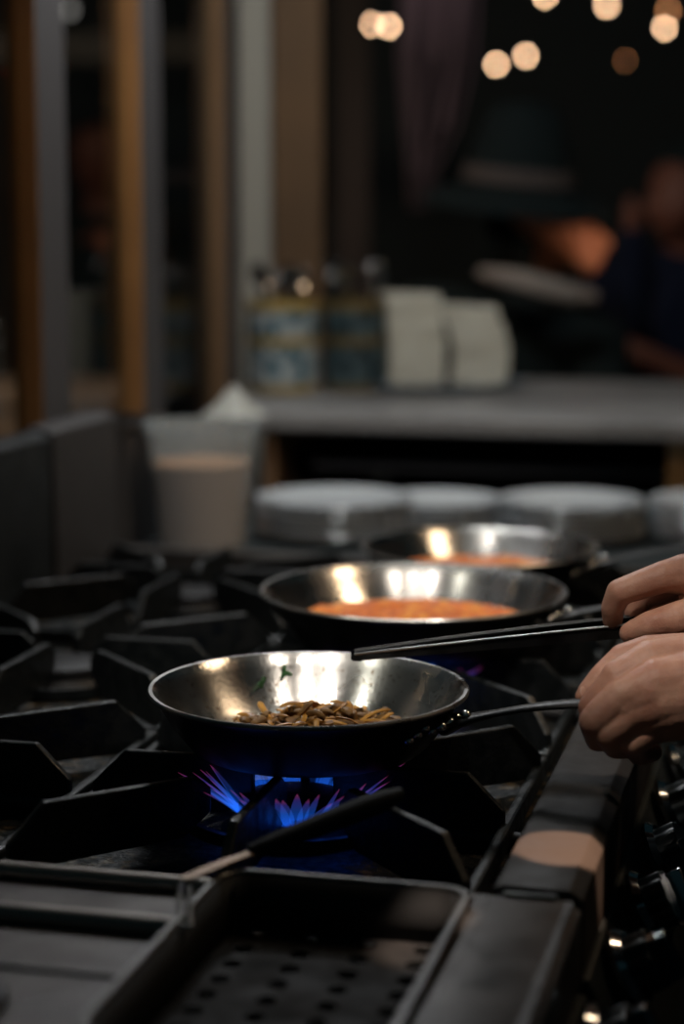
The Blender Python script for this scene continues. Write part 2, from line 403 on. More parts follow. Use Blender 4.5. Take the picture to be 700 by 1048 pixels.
# slanted control panel
b = MB(); b.prism([(.255, .857), (.272, .857), (.300, .80), (.300, .74), (.255, .74)], S0+.004, S1, f=lambda a, c, z: (a, z, c))
b.build('control_panel', M_dark, rng, bevel=.002)
b = MB(); b.prism([(LB, .858), (LB, 1.092), (LB-.02, 1.10), (LB-.035, 1.10), (LB-.035, .858)], S0, .797, f=lambda a, c, z: (a, z, c))
M_guard_dark = mat('dark_grey_guard', (.022, .026, .028), .5, .4, rnoise=(14, .4, .6))  # near stretch of the guard in dark grey
b.build('backguard', M_guard_dark, rng, bevel=.002)
b = MB(); b.prism([(LB+.004, .858), (LB+.004, 1.098), (LB-.02, 1.105), (LB-.035, 1.105), (LB-.035, .858)], .80, S1, f=lambda a, c, z: (a, z, c))
b.build('backguard_panel', mat('lighter_grey_guard', (.055, .052, .053), .55, .3, rnoise=(8, .45, .65)), rng, bevel=.002)  # far stretch of the guard in a lighter grey
for s_ in (S0+.06, S1-.06):
    for l_ in (LB+.06, LF-.09):
        b = MB(); b.lathe([(0, 0), (.022, 0), (.025, .02), (.018, .03), (.018, .121), (0, .121)], 20, (l_, s_, 0)); b.build('leg', M_steel_dark, rng)
# knobs
def knob(parent, s_, tilt):
    ax = Matrix.Translation((.290, s_, .838)) @ Matrix.Rotation(R(62), 4, 'Y')
    b = MB(); b.lathe([(0, 0), (.030, 0), (.031, .004), (.026, .009), (0, .009)], 32, ax=ax); bez = b.build('knob', [M_chrome], parent)
    b = MB(); ns = 10; prof = []
    poly = []
    for i in range(60):
        a = 2*PI*i/60; r = .0215 + .0016*math.cos(ns*a); poly.append((r*math.cos(a), r*math.sin(a)))
    b.prism(poly, .008, .026, f=lambda a, c, z: tuple(ax @ Vector((a, c, z))))
    b.build('grip', M_black, bez, bevel=.0012)
    b = MB(); t = Matrix.Rotation(R(tilt), 4, 'Z')
    b.prism([(-.019, -.0045), (.023, -.0045), (.023, .0045), (-.019, .0045)], .024, .040, f=lambda a, c, z: tuple(ax @ t @ Vector((a, c, z))))
    b.build('pointer', M_chrome, bez, bevel=.0012)
for i, s_ in enumerate((-.20, -.07, .06, .19, .32, .45, .58, .71, .84)): knob(rng, s_, (20, -40, 70, 10, 95, -15, 40, 0, 60)[i])
# a thin red hose-like indicator line below the ledge
b = MB(); b.tube([(.303, -.02+.0*k, .80) if k == 0 else (.303, -.02+.09*k, .80) for k in range(4)], .0018, 8); b.build('red_trim_line', mat('red_paint', (.35, .01, .01), .4), rng)

# prep/griddle unit nearer to us
gr = empty('steel_worktop', P(0, -.28, 0), YAW, label='dark stainless worktop joined to the near end of the range', cat='worktop')
TX0, TX1, TY0, TY1 = .018, .196, -.30, -.012     # opening for the tray, in local coordinates
b = MB()
def slab(x0, x1, y0, y1, z0=.885, z1=.916): b.box(x0, x1, y0, y1, z0, z1)
slab(TX1, .262, -.9, -.003); slab(-.555, TX0, -.9, -.205); slab(TX0, TX1, -.9, TY0); slab(TX0-.0, TX1, TY1, -.003)
b.build('top_plate', M_steel_dark, gr, smooth=False)
b = MB(); b.prism([(-.555, .858), (-.555, 1.092), (-.575, 1.10), (-.59, 1.10), (-.59, .858)], -.9, -.004, f=lambda a, c, z: (a, z, c)); b.build('backguard', M_guard_dark, gr, bevel=.002)
b = MB(); b.box(-.555, TX0, -.205, -.003, .880, .904); b.build('gutter', M_steel_dark, gr, smooth=False)
for y_, r_ in ((-.014, .007), (-.096, .008)):
    b = MB(); b.tube([(-.555, y_, .908), (TX0-.004, y_, .908)], r_, 14); b.build('raised_bead', mat('worn_bead_steel', (.34, .31, .285), .42, .7), gr)
b = MB(); b.box(-.555, TX0, -.206, -.198, .904, .9185); b.build('seam_strip', M_steel_dark, gr, bevel=.001)
b = MB(); b.prism([(TX1+.01, .857), (TX1+.01, .9165), (.256, .9165), (.268, .910), (.268, .857)], -.9, -.003, f=lambda a, c, z: (a, z, c)); b.build('front_ledge', M_steel_dark, gr, bevel=.0015)
b = MB(); b.tube([(.215+.004*k, -.0035-.0012*math.sin(PI*k/9), .9185) for k in range(10)], .0016, 8); b.build('joint_lip', M_steel, gr)
b = MB()
b.box(-.55, TX0-.01, -.9, -.01, .12, .88); b.box(TX1+.008, .25, -.9, -.01, .12, .88); b.box(TX0-.01, TX1+.008, -.9, -.01, .12, .80)
b.build('cabinet_body', M_dark, gr, smooth=False)
b = MB(); b.prism(rrect(-.40, -.035, -.42, -.235, .03), .9165, .924); b.build('griddle_lid', mat('black_enamel_lid', (.012, .013, .014), .4), gr, bevel=.002)
b = MB(); b.prism([(.255, .855), (.272, .855), (.300, .80), (.300, .74), (.255, .74)], -.9, -.01, f=lambda a, c, z: (a, z, c)); b.build('control_panel', M_dark, gr, bevel=.002)
for s_ in (-.06, -.18, -.30): knob(gr, s_, 30+s_*400)

# burners, grates and flames ------------------------------------------------
CW, CL = .372, .418
def make_grate():
    g = empty('burner_grate', (0, 0, 0))
    hx, hy = CW/2-.004, CL/2-.004
    b = MB()
    for (x0, x1, y0, y1) in ((-hx, hx, -hy, -hy+.010), (-hx, hx, hy-.010, hy), (-hx, -hx+.010, -hy+.010, hy-.010), (hx-.010, hx, -hy+.010, hy-.010)):
        b.box(x0, x1, y0, y1, .872, .890)
    b.build('grate_frame', M_iron, g, bevel=.003, smooth=False)
    for sx in (-1, 1):
        for sy in (-1, 1):
            b = MB(); b.box(sx*(hx-.011)-.008, sx*(hx-.011)+.008, sy*(hy-.011)-.008, sy*(hy-.011)+.008, .8675, .876)
            b.build('foot', M_iron, g, bevel=.002, smooth=False)
    b = MB(); b.lathe([(.086, .880), (.092, .880), (.092, .890), (.086, .890), (.086, .880)], 40); b.build('centre_ring', M_iron, g)
    for k in range(8):
        a = PI/4*k + (PI/2 if False else 0)
        ca, sa = math.cos(a), math.sin(a)
        rmax = min(hx/abs(ca) if abs(ca) > .01 else 9, hy/abs(sa) if abs(sa) > .01 else 9) - .006
        rin = .034 if k % 2 == 0 else .078
        prof = [(rmax, .878), (rmax, .900), (rmax-.030, .930), (rin+.014, .930), (rin, .919), (rin, .900), (rin+.025, .882)]
        w_ = .0042
        def f(r, z, t, ca=ca, sa=sa): return (r*ca - t*sa, r*sa + t*ca, z)
        b = MB(); b.prism(prof, -w_, w_, f=f); b.build('grate_arm', M_iron, g, bevel=.0018, smooth=False)
    return g
def make_burner():
    g = empty('gas_burner', (0, 0, 0))
    b = MB(); b.lathe([(0, .868), (.055, .868), (.060, .874), (.05, .880), (.046, .888), (.030, .888), (0, .888)], 40); b.build('burner_base', M_cap, g)
    b = MB(); b.lathe([(0, .888), (.042, .888), (.046, .892), (.045, .899), (.030, .903), (0, .904)], 40); b.build('burner_cap', M_cap, g)
    b = MB(); b.tube([(.05, 0, .876), (.12, 0, .876), (.19, 0, .874)], .009, 12); b.build('gas_pipe', M_cap, g)
    return g
g0, n0 = make_grate(), make_burner()
cells = [(0, -.04, 'under the nearest pan', True), (0, .38, 'under the middle pan', True), (0, .80, 'under the farthest pan', True),
         (-.372, -.04, 'empty and nearest to us in the row beside the backguard', False), (-.372, .38, 'empty, second in the row beside the backguard', False), (-.372, .80, 'empty, in front of the plastic tub', False)]
for i, (l_, s_, txt, on) in enumerate(cells):
    g = g0 if i == 0 else copy_tree(g0); place(g, P(l_, s_, 0), YAW)
    tag(g, 'black cast-iron burner grate, ' + txt, 'grate', 'burner grates')
    n_ = n0 if i == 0 else copy_tree(n0); place(n_, P(l_, s_, 0), YAW)
    tag(n_, 'round black gas burner ' + txt.replace('empty and ', '').replace('empty, ', ''), 'burner', 'gas burners')
def tongue(a, h, r0, r1, w):
    vs, fs = [], []; n = 8; K = 9
    for j in range(K+1):
        q = j/K; r = r0 + (r1-r0)*q**1.1; z = .886 + h*q**.9; ww = w*math.sin(PI*min(1, .10+.90*q**.62))**.8+.0002
        for i in range(n):
            t = 2*PI*i/n; x = r + ww*.5*math.cos(t); y = ww*math.sin(t)
            vs.append((x*math.cos(a)-y*math.sin(a), x*math.sin(a)+y*math.cos(a), z))
    for j in range(K):
        for i in range(n): fs.append((j*n+i, j*n+(i+1) % n, (j+1)*n+(i+1) % n, (j+1)*n+i))
    return vs, fs
def flame(l_, s_, label, nt_=64, scale=1.):
    g = empty('gas_flame', P(l_, s_, 0), YAW, label=label, cat='flame', group='gas flames')
    for k in range(nt_):
        a = 2*PI*(k+random.uniform(-.2, .2))/nt_
        b = MB(); b.add(*tongue(a, random.uniform(.034, .042), .044, random.uniform(.070, .100)*scale, random.uniform(.0030, .0058)))
        b.build('flame_tongue', M_flame, g)
flame(0, -.04, 'blue gas flame licking out under the nearest pan')
flame(0, .38, 'blue gas flame under the middle pan')
flame(0, .80, 'gas flame hidden low under the farthest pan', 16, .8)

# ================================================================== PANS
def make_pan(R0, H, name_label, loc, rz, hlen=.21, cat='frying pan'):
    g = empty('frying_pan', loc, rz, label=name_label, cat=cat, group='steel frying pans on the range')
    rb = R0*.70
    prof = []
    for i in range(13):
        q = i/12
        prof.append((rb+(R0-rb)*q, H*q**1.4))
    ins = [(0, .003), (rb*.5, .003)] + [(r-.0016, z+.003 if i < 3 else z+.0015) for i, (r, z) in enumerate(prof)]
    ins[-1] = (R0+.0005, H+.0008)
    b = MB(); b.lathe(ins, 96); b.build('pan_interior', M_pan_in, g)
    out = [(0, 0), (rb*.5, 0)] + [(r+.0008, z) for r, z in prof[:-1]] + [(R0+.0030, H-.0022)]
    b = MB(); b.lathe(out, 96); b.build('pan_underside', M_pan_out, g)
    b = MB(); b.lathe([(R0, H+.0006), (R0+.0032, H+.0010), (R0+.0044, H-.0006), (R0+.0040, H-.0024), (R0+.0028, H-.0024)], 96); b.build('rim', M_steel, g)
    # handle: flat fork at the wall, waisted strap, upturned
    hp = []; hw = []
    for i in range(19):
        q = i/18; x = R0*.96 + hlen*q
        z = H*.60 + .005*math.sin(q*PI) + (.040*q**.75)
        hp.append((x, 0, z)); hw.append(.040-.026*min(1, q*4.2)**.8 + .004*q/.24 if q < .24 else .018+.010*max(0, (q-.24)/.76)**.8)
    b = MB(); b.tube(hp, [w_/2 for w_ in hw], 14, flat=.30); h = b.build('handle', M_handle, g)
    for rx, ry in ((-.001, -.020), (.002, -.009), (.0, .010), (.014, -.004)):
        b = MB(); b.ball((R0*.985+rx, ry, H*.66+rx*.5+.0030), .0048, 8, sc=(1, 1, .8)); b.build('rivet', M_rivet, h)
    for ry in (-.024, -.033, -.042, -.051):
        b = MB(); b.ball((math.sqrt((R0*.945)**2-ry*ry), ry, H*.66+.0035*math.sin(ry*900)), .0042, 8, sc=(1, 1, .8)); b.build('wall_rivet', M_rivet, g)
    # inner rivet heads on the wall
    for ry in (-.012, .012):
        b = MB(); b.ball((R0*.905, ry, H*.63), .0038, 8, sc=(.6, 1, 1)); b.build('inner_rivet', M_rivet, g)
    return g
PZ = .9305
pan1 = make_pan(.1305, .052, 'nearest steel frying pan, holding browned vegetables over a blue flame', P(0.002, 0, PZ), R(-24.5), .19)
pan2 = make_pan(.1575, .055, 'middle and largest steel frying pan, half full of red-orange sauce', P(.000, .433, PZ), R(-22), .21)
pan3 = make_pan(.139, .050, 'farthest steel frying pan with orange sauce, before the plate stacks', P(.014, .756, PZ), R(-15), .22)

def sauce(Rr, z, pan, label, seed, amp=.006):
    rnd = random.Random(seed); n = 84; K = 26; vs, fs = [], []
    ph = [(rnd.uniform(20, 160), rnd.uniform(20, 160), rnd.uniform(0, 6)) for _ in range(16)]
    vs.append((0, 0, z))
    for k in range(1, K+1):
        r = Rr*k/K
        for i in range(n):
            a = 2*PI*i/n; x, y = r*math.cos(a), r*math.sin(a)
            h = sum(math.sin(x*p[0]+y*p[1]+p[2]) for p in ph)/5.5
            edge = min(1, (K-k)/3)
            vs.append((x, y, z + amp*h*edge*.6 - .002*(1-edge)))
    for i in range(n): fs.append((0, 1+i, 1+(i+1) % n))
    for k in range(K-1):
        for i in range(n): fs.append((1+k*n+i, 1+k*n+(i+1) % n, 1+(k+1)*n+(i+1) % n, 1+(k+1)*n+i))
    # underside
    m = len(vs); vs.append((0, 0, z-.010))
    L = 1+(K-1)*n
    for i in range(n): fs.append((m, L+(i+1) % n, L+i))
    b = MB(); b.add(vs, fs); o = b.build('sauce', M_sauce, angle=80); place(o, pan.location.copy(), 0)
    return tag(o, label, 'sauce', kind='stuff')
sauce(.128, .022, pan2, 'red-orange sauce simmering in the middle pan', 3, .008)
sauce(.114, .020, pan3, 'orange sauce in the farthest pan', 5, .005)

# vegetables in the nearest pan
def veg(kind, rnd):
    b = MB()
    if kind == 0:      # curled mushroom slice
        L = rnd.uniform(.014, .024); c = rnd.uniform(.3, .9); pts = [(L*(q-.5), .006*c*math.sin(q*PI), .0025*math.sin(q*PI*1.3)) for q in [i/7 for i in range(8)]]
        b.tube(pts, [.0025, .0045, .0055, .0048, .004, .0046, .004, .002], 8, flat=.6)
    elif kind == 1:    # onion strip
        L = rnd.uniform(.022, .040); c = rnd.uniform(-1, 1); pts = [(L*(q-.5), .007*c*math.sin(q*PI), .004*math.sin(q*PI+c)) for q in [i/9 for i in range(10)]]
        b.tube(pts, [.0010]+[.0028]*8+[.0008], 6, flat=.5)
    else:              # chopped chunk
        poly = [(.0085*math.cos(a)*rnd.uniform(.7, 1.2), .007*math.sin(a)*rnd.uniform(.7, 1.2)) for a in [2*PI*i/7 for i in range(7)]]
        b.prism(poly, -.0042, .0042)
    me_o = b.build('vegetable_piece', M_veg[kind], bevel=.0008 if kind == 2 else 0)
    return me_o
rnd = random.Random(11)
protos = [veg(0, rnd), veg(1, rnd), veg(2, rnd), veg(0, rnd), veg(1, rnd), veg(1, rnd), veg(2, rnd)]
used = set()
labs = ['browned mushroom slice', 'golden onion strip', 'chopped browned chunk', 'browned mushroom slice', 'golden onion strip', 'golden onion strip', 'chopped browned chunk']
for i in range(215):
    k = rnd.randrange(7)
    o = protos[k] if k not in used else protos[k].copy()
    if k in used: C.objects.link(o)
    used.add(k)
    a = rnd.uniform(0, 2*PI); r = math.sqrt(rnd.random())
    x, y = .080*r*math.cos(a)+.006, .058*r*math.sin(a)+.016
    h = .0085 + .020*max(0, 1-r*r)*rnd.random()**.7 + (.004 if x > -.02 else 0)*rnd.random()
    o.location = pan1.location + Vector((x, y, h)); o.rotation_euler = (rnd.uniform(-.5, .5), rnd.uniform(-.45, .45), rnd.uniform(0, 2*PI))
    sc = rnd.uniform(.6, 1.05); o.scale = (sc, sc, sc)
    tag(o, labs[k] + ' in the heap frying in the nearest pan', 'vegetable', labs[k] + 's in the nearest pan')
# oily base under the pieces
b = MB(); vs = []; n = 60
prof = [(0, .006), (.04, .0062), (.07, .0055), (.088, .0034)]
b.lathe([(r*1., z) for r, z in prof]); o = b.build('cooking_juice', mat('brown_juice', (.10, .05, .018), .2, coat=.5)); place(o, pan1.location + Vector((.0, .0, .0005)), 0)
tag(o, 'thin brown cooking juice under the vegetables in the nearest pan', 'juice', kind='stuff')
# green herb leaves stuck on the far wall of the pan
def herb(px, py, rot, label, sz=1.):
    b = MB(); out = []
    for i in range(22):
        a = 2*PI*i/22; r = (.0042+.0022*math.cos(3*a)+.0010*math.cos(7*a+1))*sz; out.append((r*math.cos(a), r*1.1*math.sin(a)))
    b.prism(out, 0, .0009, f=lambda a, c, z: (a, .0012*math.sin(a*400)-z, c))
    o = b.build('herb_leaf', M_herb)
    # find the wall: radius grows with height, march along the sight line
    c0 = pan1.location; best = None
    for j in range(400):
        Y = 1.64+j*.0005; p = at(px, py, Y); q = p-c0; r = math.hypot(q.x, q.y); zz = q.z
        rb = .1305*.70; H = .052
        if r >= rb and 0 < zz <= H+.002:
            t_ = min(1, (r-rb)/(.1305-rb))
            if H*t_**1.4+.003 >= zz: best = p; break
    if best is None: best = at(px, py, 1.72)
    q = best-c0; ang = math.atan2(q.x, q.y)
    o.location = best + Vector((0, -.002, .0015)); o.rotation_euler = (R(-38), R(rot), -ang)
    return tag(o, label, 'herb', 'chopped herbs')
herb(292, 689, 20, 'dark green herb leaf stuck high on the far wall of the nearest pan', 1.0)
herb(268, 701, 70, 'green herb scrap low on the nearest pan wall, left of the darker leaf', 1.15)

# ================================================================== TONGS
tg = empty('tongs', at(500, 655, 1.62), 0, label='long steel kitchen tongs held over the nearest pan', cat='tongs')
def rel(p): return p - tg.location
def arm(p0, p1, p2, w0, w1, w2):
    pts, ws = [], []
    for i in range(25):
        q = i/24; a = (1-q)**2; c = 2*q*(1-q); d = q*q
        pts.append(p0*a+p1*c+p2*d); ws.append(w0*a+w1*c+w2*d)
    return pts, ws
for k, (y0, y1, y2, dY, m_) in enumerate(((669, 650, 631.5, .016, M_handle), (673, 659, 640, -.010, M_pan_out))):
    A, B_, D = rel(at(363, y0, 1.655+dY*.3)), rel(at(505, y1, 1.63+dY)), rel(at(716, y2-1, 1.600+dY))
    pts, ws = arm(A, B_, D, .010, .017, .020)
    b = MB(); vs, fs = [], []
    # channel section: web facing us, folded top and bottom edges
    for i, p in enumerate(pts):
        h = ws[i]/2*.62; d = .006 if k == 0 else -.006
        sec = [(d, h), (0, h), (0, -h), (d, -h), (d, -h+.0012), (math.copysign(.0012, d), -h+.0012), (math.copysign(.0012, d), h-.0012), (d, h-.0012)]
        for a, c in sec: vs.append(p + Vector((0, a*-1, c)))
    for i in range(24):
        for j in range(8): fs.append((i*8+j, i*8+(j+1) % 8, (i+1)*8+(j+1) % 8, (i+1)*8+j))
    fs.append(tuple(range(8))); fs.append(tuple(range(24*8, 25*8)))
    b.add(vs, fs); a_ = b.build('tong_arm', m_, tg, angle=30)
    # scalloped tip
    b = MB(); out = []
    for i in range(15):
        a = -PI/2 + PI*i/14; out.append((-.003*math.cos(a)-.0006*abs(math.sin(4*a)), .0030*math.sin(a)))
    out += [(.006, .0032), (.006, -.0032)]
    b.prism(out, -.0008, .0008, f=lambda a, c, z, A=A: (A.x+a, A.y+z, A.z+c)); b.build('scalloped_tip', m_, a_)
    b = MB(); b.tube([p+Vector((0, -.0005 if k == 0 else -.0008, ws[i]/2*.62)) for i, p in enumerate(pts)], .0010, 8); b.build('edge_highlight', M_steel if k else M_steel_dark, a_)  # thin tube painting the highlight, bright along the lower arm
b = MB(); hp = rel(at(716, 636, 1.60)); b.tube([hp+Vector((0, -.012, -.004)), hp+Vector((.010, -.006, 0)), hp+Vector((.013, .003, 0)), hp+Vector((.010, .012, 0)), hp+Vector((0, .018, .004))], .004, 12); b.build('hinge_spring', M_steel, tg)

# ================================================================== capsule bodies -> one continuous skin
def blob(chains, voxel, smooth=6, fac=.5):
    bm = bmesh.new()
    def cap(p, r):
        m = Matrix.Translation(p) @ Matrix.Diagonal((r, r, r, 1)); bmesh.ops.create_icosphere(bm, subdivisions=3, radius=1, matrix=m)
    for ch in chains:
        for (p, r) in ch: cap(Vector(p), r)
        for (p, r), (q, s_) in zip(ch[:-1], ch[1:]):
            p, q = Vector(p), Vector(q); d = q-p
            if d.length < 1e-5: continue
            m = Matrix.Translation((p+q)/2) @ d.to_track_quat('Z', 'Y').to_matrix().to_4x4()
            bmesh.ops.create_cone(bm, cap_ends=True, segments=24, radius1=r, radius2=s_, depth=d.length, matrix=m)
    me = bpy.data.meshes.new('tmp'); bm.to_mesh(me); bm.free()
    o = bpy.data.objects.new('tmp', me); C.objects.link(o)
    rm = o.modifiers.new('r', 'REMESH'); rm.mode = 'VOXEL'; rm.voxel_size = voxel
    if smooth:
        sm = o.modifiers.new('s', 'SMOOTH'); sm.iterations = smooth; sm.factor = fac
    dg = bpy.context.evaluated_depsgraph_get(); ev = o.evaluated_get(dg)
    out = bpy.data.meshes.new_from_object(ev); 
    bpy.data.objects.remove(o); bpy.data.meshes.remove(me)
    return out
def mesh_obj(name, meshes, m, parent=None):
    bm = bmesh.new()
    for me in meshes: bm.from_mesh(me)
    if parent is not None:
        bmesh.ops.translate(bm, verts=bm.verts, vec=-Vector(parent.location))
    me = bpy.data.meshes.new(name); bm.to_mesh(me); bm.free(); me.materials.clear(); me.materials.append(m)
    for p in me.polygons: p.use_smooth = True; p.material_index = 0
    o = bpy.data.objects.new(name, me); C.objects.link(o)
    if parent is not None: o.parent = parent
    return o
def J(px, py, Y, r): return (at(px, py, Y), r)

# left hand: fist round the handle of the nearest pan
LWr = at(752, 704, 1.495)
left = [
    [J(752, 697, 1.49, .0265), J(712, 681, 1.495, .0250), J(668, 681, 1.492, .0205), J(634, 694, 1.486, .0150)],          # index metacarpal
    [J(752, 708, 1.482, .0265), J(712, 697, 1.478, .0255), J(674, 700, 1.474, .0210), J(636, 713, 1.472, .0148)],
    [J(752, 716, 1.480, .0260), J(714, 712, 1.473, .0255), J(682, 717, 1.470, .0210), J(648, 730, 1.470, .0145)],
    [J(752, 724, 1.485, .0250), J(718, 726, 1.477, .0235), J(696, 733, 1.473, .0190), J(668, 745, 1.473, .0130)],
    [J(712, 704, 1.474, .0240), J(668, 708, 1.471, .0190), J(640, 722, 1.470, .0130)],                                     # flesh between the bones
    [J(716, 719, 1.472, .0235), J(688, 726, 1.469, .0190), J(656, 738, 1.471, .0125)],
    [J(634, 694, 1.486, .0140), J(607, 724, 1.484, .0118), J(607, 744, 1.500, .0102), J(622, 750, 1.525, .0088)],          # index
    [J(636, 713, 1.472, .0142), J(608, 738, 1.468, .0120), J(612, 756, 1.486, .0102), J(630, 758, 1.512, .0088)],          # middle
    [J(648, 730, 1.470, .0136), J(623, 750, 1.466, .0114), J(630, 764, 1.482, .0098), J(648, 766, 1.508, .0084)],          # ring
    [J(668, 745, 1.473, .0122), J(648, 760, 1.470, .0102), J(654, 772, 1.484, .0088), J(668, 770, 1.505, .0076)],          # little
    [J(735, 688, 1.51, .024), J(700, 671, 1.520, .0185), J(664, 669, 1.522, .0150), J(638, 674, 1.520, .0122), J(616, 692, 1.512, .0100), J(601, 708, 1.508, .0080), J(597, 713, 1.507, .0068)],  # thumb
    [J(700, 700, 1.51, .022), J(672, 715, 1.508, .015)],                                                                   # palm flesh
]
right = [
    [J(765, 600, 1.615, .026), J(725, 590, 1.61, .0225), J(700, 588, 1.603, .0175), J(680, 590, 1.598, .0135)],            # index metacarpal
    [J(765, 600, 1.63, .026), J(735, 592, 1.63, .0225), J(710, 592, 1.628, .0170), J(694, 593, 1.626, .0135)],
    [J(765, 604, 1.645, .025), J(742, 598, 1.65, .021), J(722, 597, 1.650, .0160), J(708, 599, 1.650, .0128)],
    [J(765, 610, 1.655, .024), J(748, 606, 1.665, .018), J(732, 606, 1.668, .0140), J(722, 607, 1.670, .0115)],
    [J(680, 590, 1.598, .0135), J(634, 606, 1.598, .0112), J(627, 622, 1.603, .0098), J(627, 635, 1.608, .0086)],          # index
    [J(694, 593, 1.626, .0132), J(655, 612, 1.634, .0110), J(650, 626, 1.632, .0096), J(653, 638, 1.628, .0084)],          # middle
    [J(708, 599, 1.650, .0125), J(672, 618, 1.660, .0104), J(668, 632, 1.656, .0092), J(673, 643, 1.650, .0080)],          # ring
    [J(722, 607, 1.670, .0112), J(692, 625, 1.680, .0092), J(690, 636, 1.676, .0082), J(694, 646, 1.670, .0072)],          # little
    [J(755, 618, 1.60, .022), J(722, 630, 1.575, .0190), J(694, 634, 1.571, .0150), J(666, 640, 1.576, .0122), J(650, 646, 1.582, .0102), J(645, 648, 1.584, .0092)],     # thumb
    [J(735, 610, 1.605, .020), J(712, 612, 1.60, .014)],
]
LW = at(752, 712, 1.488); RW = at(765, 604, 1.63)
def lp(l_, s_, z): return P(l_, s_, z)
hL, hR, shC = lp(.66, -.10, 1.40), lp(.66, .28, 1.40), lp(.66, .09, 1.44)
arms = [
    [(LW, .026), (LW.lerp(lp(.50, -.20, 1.08), .25), .028), (LW.lerp(lp(.50, -.20, 1.08), .6), .037), (lp(.50, -.20, 1.08), .040), (hL, .050)],
    [(RW, .026), (RW.lerp(lp(.52, .34, 1.10), .25), .028), (RW.lerp(lp(.52, .34, 1.10), .6), .037), (lp(.52, .34, 1.10), .040), (hR, .050)],
]
cook_base = lp(.68, .09, 0)
cook = empty('person', cook_base, 0, label='cook at the range in black, gripping the nearest pan and the steel tongs', cat='person')
hand_me = blob(left, .0014, 5, .45); hand_me2 = blob(right, .0014, 5, .45)
body_me = blob(arms + [
    [(lp(.66, .09, 1.46), .055), (lp(.62, .09, 1.60), .050)],
    [(lp(.60, .09, 1.68), .085), (lp(.615, .09, 1.60), .070), (lp(.575, .09, 1.585), .042)],                                  # skull, jaw
    [(lp(.515, .09, 1.65), .012), (lp(.500, .09, 1.632), .014)],                                                            # nose
    [(lp(.61, -.003, 1.645), .018), (lp(.61, -.003, 1.62), .012)], [(lp(.61, .183, 1.645), .018), (lp(.61, .183, 1.62), .012)],  # ears
    [hL_ for hL_ in ((hL, .06), (shC, .08), (hR, .06))],
    [(lp(.68, .09, 1.35), .12), (lp(.68, .09, 1.10), .12), (lp(.70, .09, .95), .13)],
    [(lp(.70, .0, .92), .10), (lp(.68, -.02, .50), .065), (lp(.70, -.03, .09), .042), (lp(.62, -.04, .045), .036)],
    [(lp(.70, .18, .92), .10), (lp(.68, .20, .50), .065), (lp(.70, .21, .09), .042), (lp(.62, .22, .045), .036)],
], .008, 6)
mesh_obj('body', [body_me, hand_me, hand_me2], M_skin, cook)
jk = blob([
    [(LW.lerp(lp(.50, -.20, 1.08), .30), .038), (LW.lerp(lp(.50, -.20, 1.08), .6), .048), (lp(.50, -.20, 1.08), .054), (hL, .066)],
    [(RW.lerp(lp(.52, .34, 1.10), .30), .038), (RW.lerp(lp(.52, .34, 1.10), .6), .048), (lp(.52, .34, 1.10), .054), (hR, .066)],
    [(hL, .075), (shC, .095), (hR, .075)], [(lp(.68, .02, 1.35), .135), (lp(.68, .02, 1.10), .14), (lp(.69, .02, .90), .15)], [(lp(.68, .16, 1.35), .135), (lp(.68, .16, 1.10), .14), (lp(.69, .16, .90), .15)],
], .008, 8)
mesh_obj('jacket', [jk], M_cloth_black, cook)
tr_ = blob([[(lp(.70, .0, .92), .125), (lp(.68, -.02, .50), .088), (lp(.70, -.03, .10), .07)], [(lp(.70, .18, .92), .125), (lp(.68, .20, .50), .088), (lp(.70, .21, .10), .07)]], .01, 6)
mesh_obj('trousers', [tr_], M_cloth_black, cook)
hr = blob([[(lp(.625, .09, 1.70), .085), (lp(.645, .09, 1.64), .070)]], .006, 4); mesh_obj('hair', [hr], mat('dark_hair', (.02, .014, .01), .6), cook)
# nails
def nail(px, py, Y, rx, rz, w=.0055):
    b = MB(); b.ball((0, 0, 0), 1, 10, sc=(w, w*1.25, .0012)); o = b.build('fingernail', M_nail, cook); o.location = at(px, py, Y) - cook.location; o.rotation_euler = (rx, 0, rz)
nail(598, 709, 1.5005, R(62), R(35), .0044)

# ================================================================== near tray, wire tool
TZ = .918
tray = empty('perforated_tray', P(.107, -.436, 0), YAW, label='small dark perforated steel tray sunk in the near worktop', cat='tray')
hx, hy = .0845, .140
b = MB(); o1 = rrect(-hx-.006, hx+.006, -hy-.006, hy+.006, .022, 8); o2 = rrect(-hx+.001, hx-.001, -hy+.001, hy-.001, .018, 8)
n = len(o1); vs = [(x, y, TZ+.001) for x, y in o1] + [(x, y, TZ+.006) for x, y in o1] + [(x, y, TZ+.006) for x, y in o2] + [(x, y, TZ+.001) for x, y in o2]
fs = []
for r_ in range(4):
    for i in range(n): fs.append((r_*n+i, r_*n+(i+1) % n, ((r_+1) % 4)*n+(i+1) % n, ((r_+1) % 4)*n+i))
b.add(vs, fs); b.build('rim', mat('shaded_rim_steel', (.12, .118, .115), .4, .9), tray, bevel=.002)  # rim colour lowered for the shadow on its left side
b = MB(); o3 = rrect(-hx+.006, hx-.006, -hy+.006, hy-.006, .016, 8)
DZ = .033
vs = [(x, y, TZ+.003) for x, y in o2] + [(x, y, TZ-DZ) for x, y in o3]
b.add(vs, [(i, (i+1) % n, n+(i+1) % n, n+i) for i in range(n)]); w_ = b.build('tray_wall', mat('shaded_tray_wall', (.02, .02, .02), .65, 0, spec=.2), tray); sm = w_.modifiers.new('t', 'SOLIDIFY'); sm.thickness = .001  # wall colour holds the shadow inside the tray
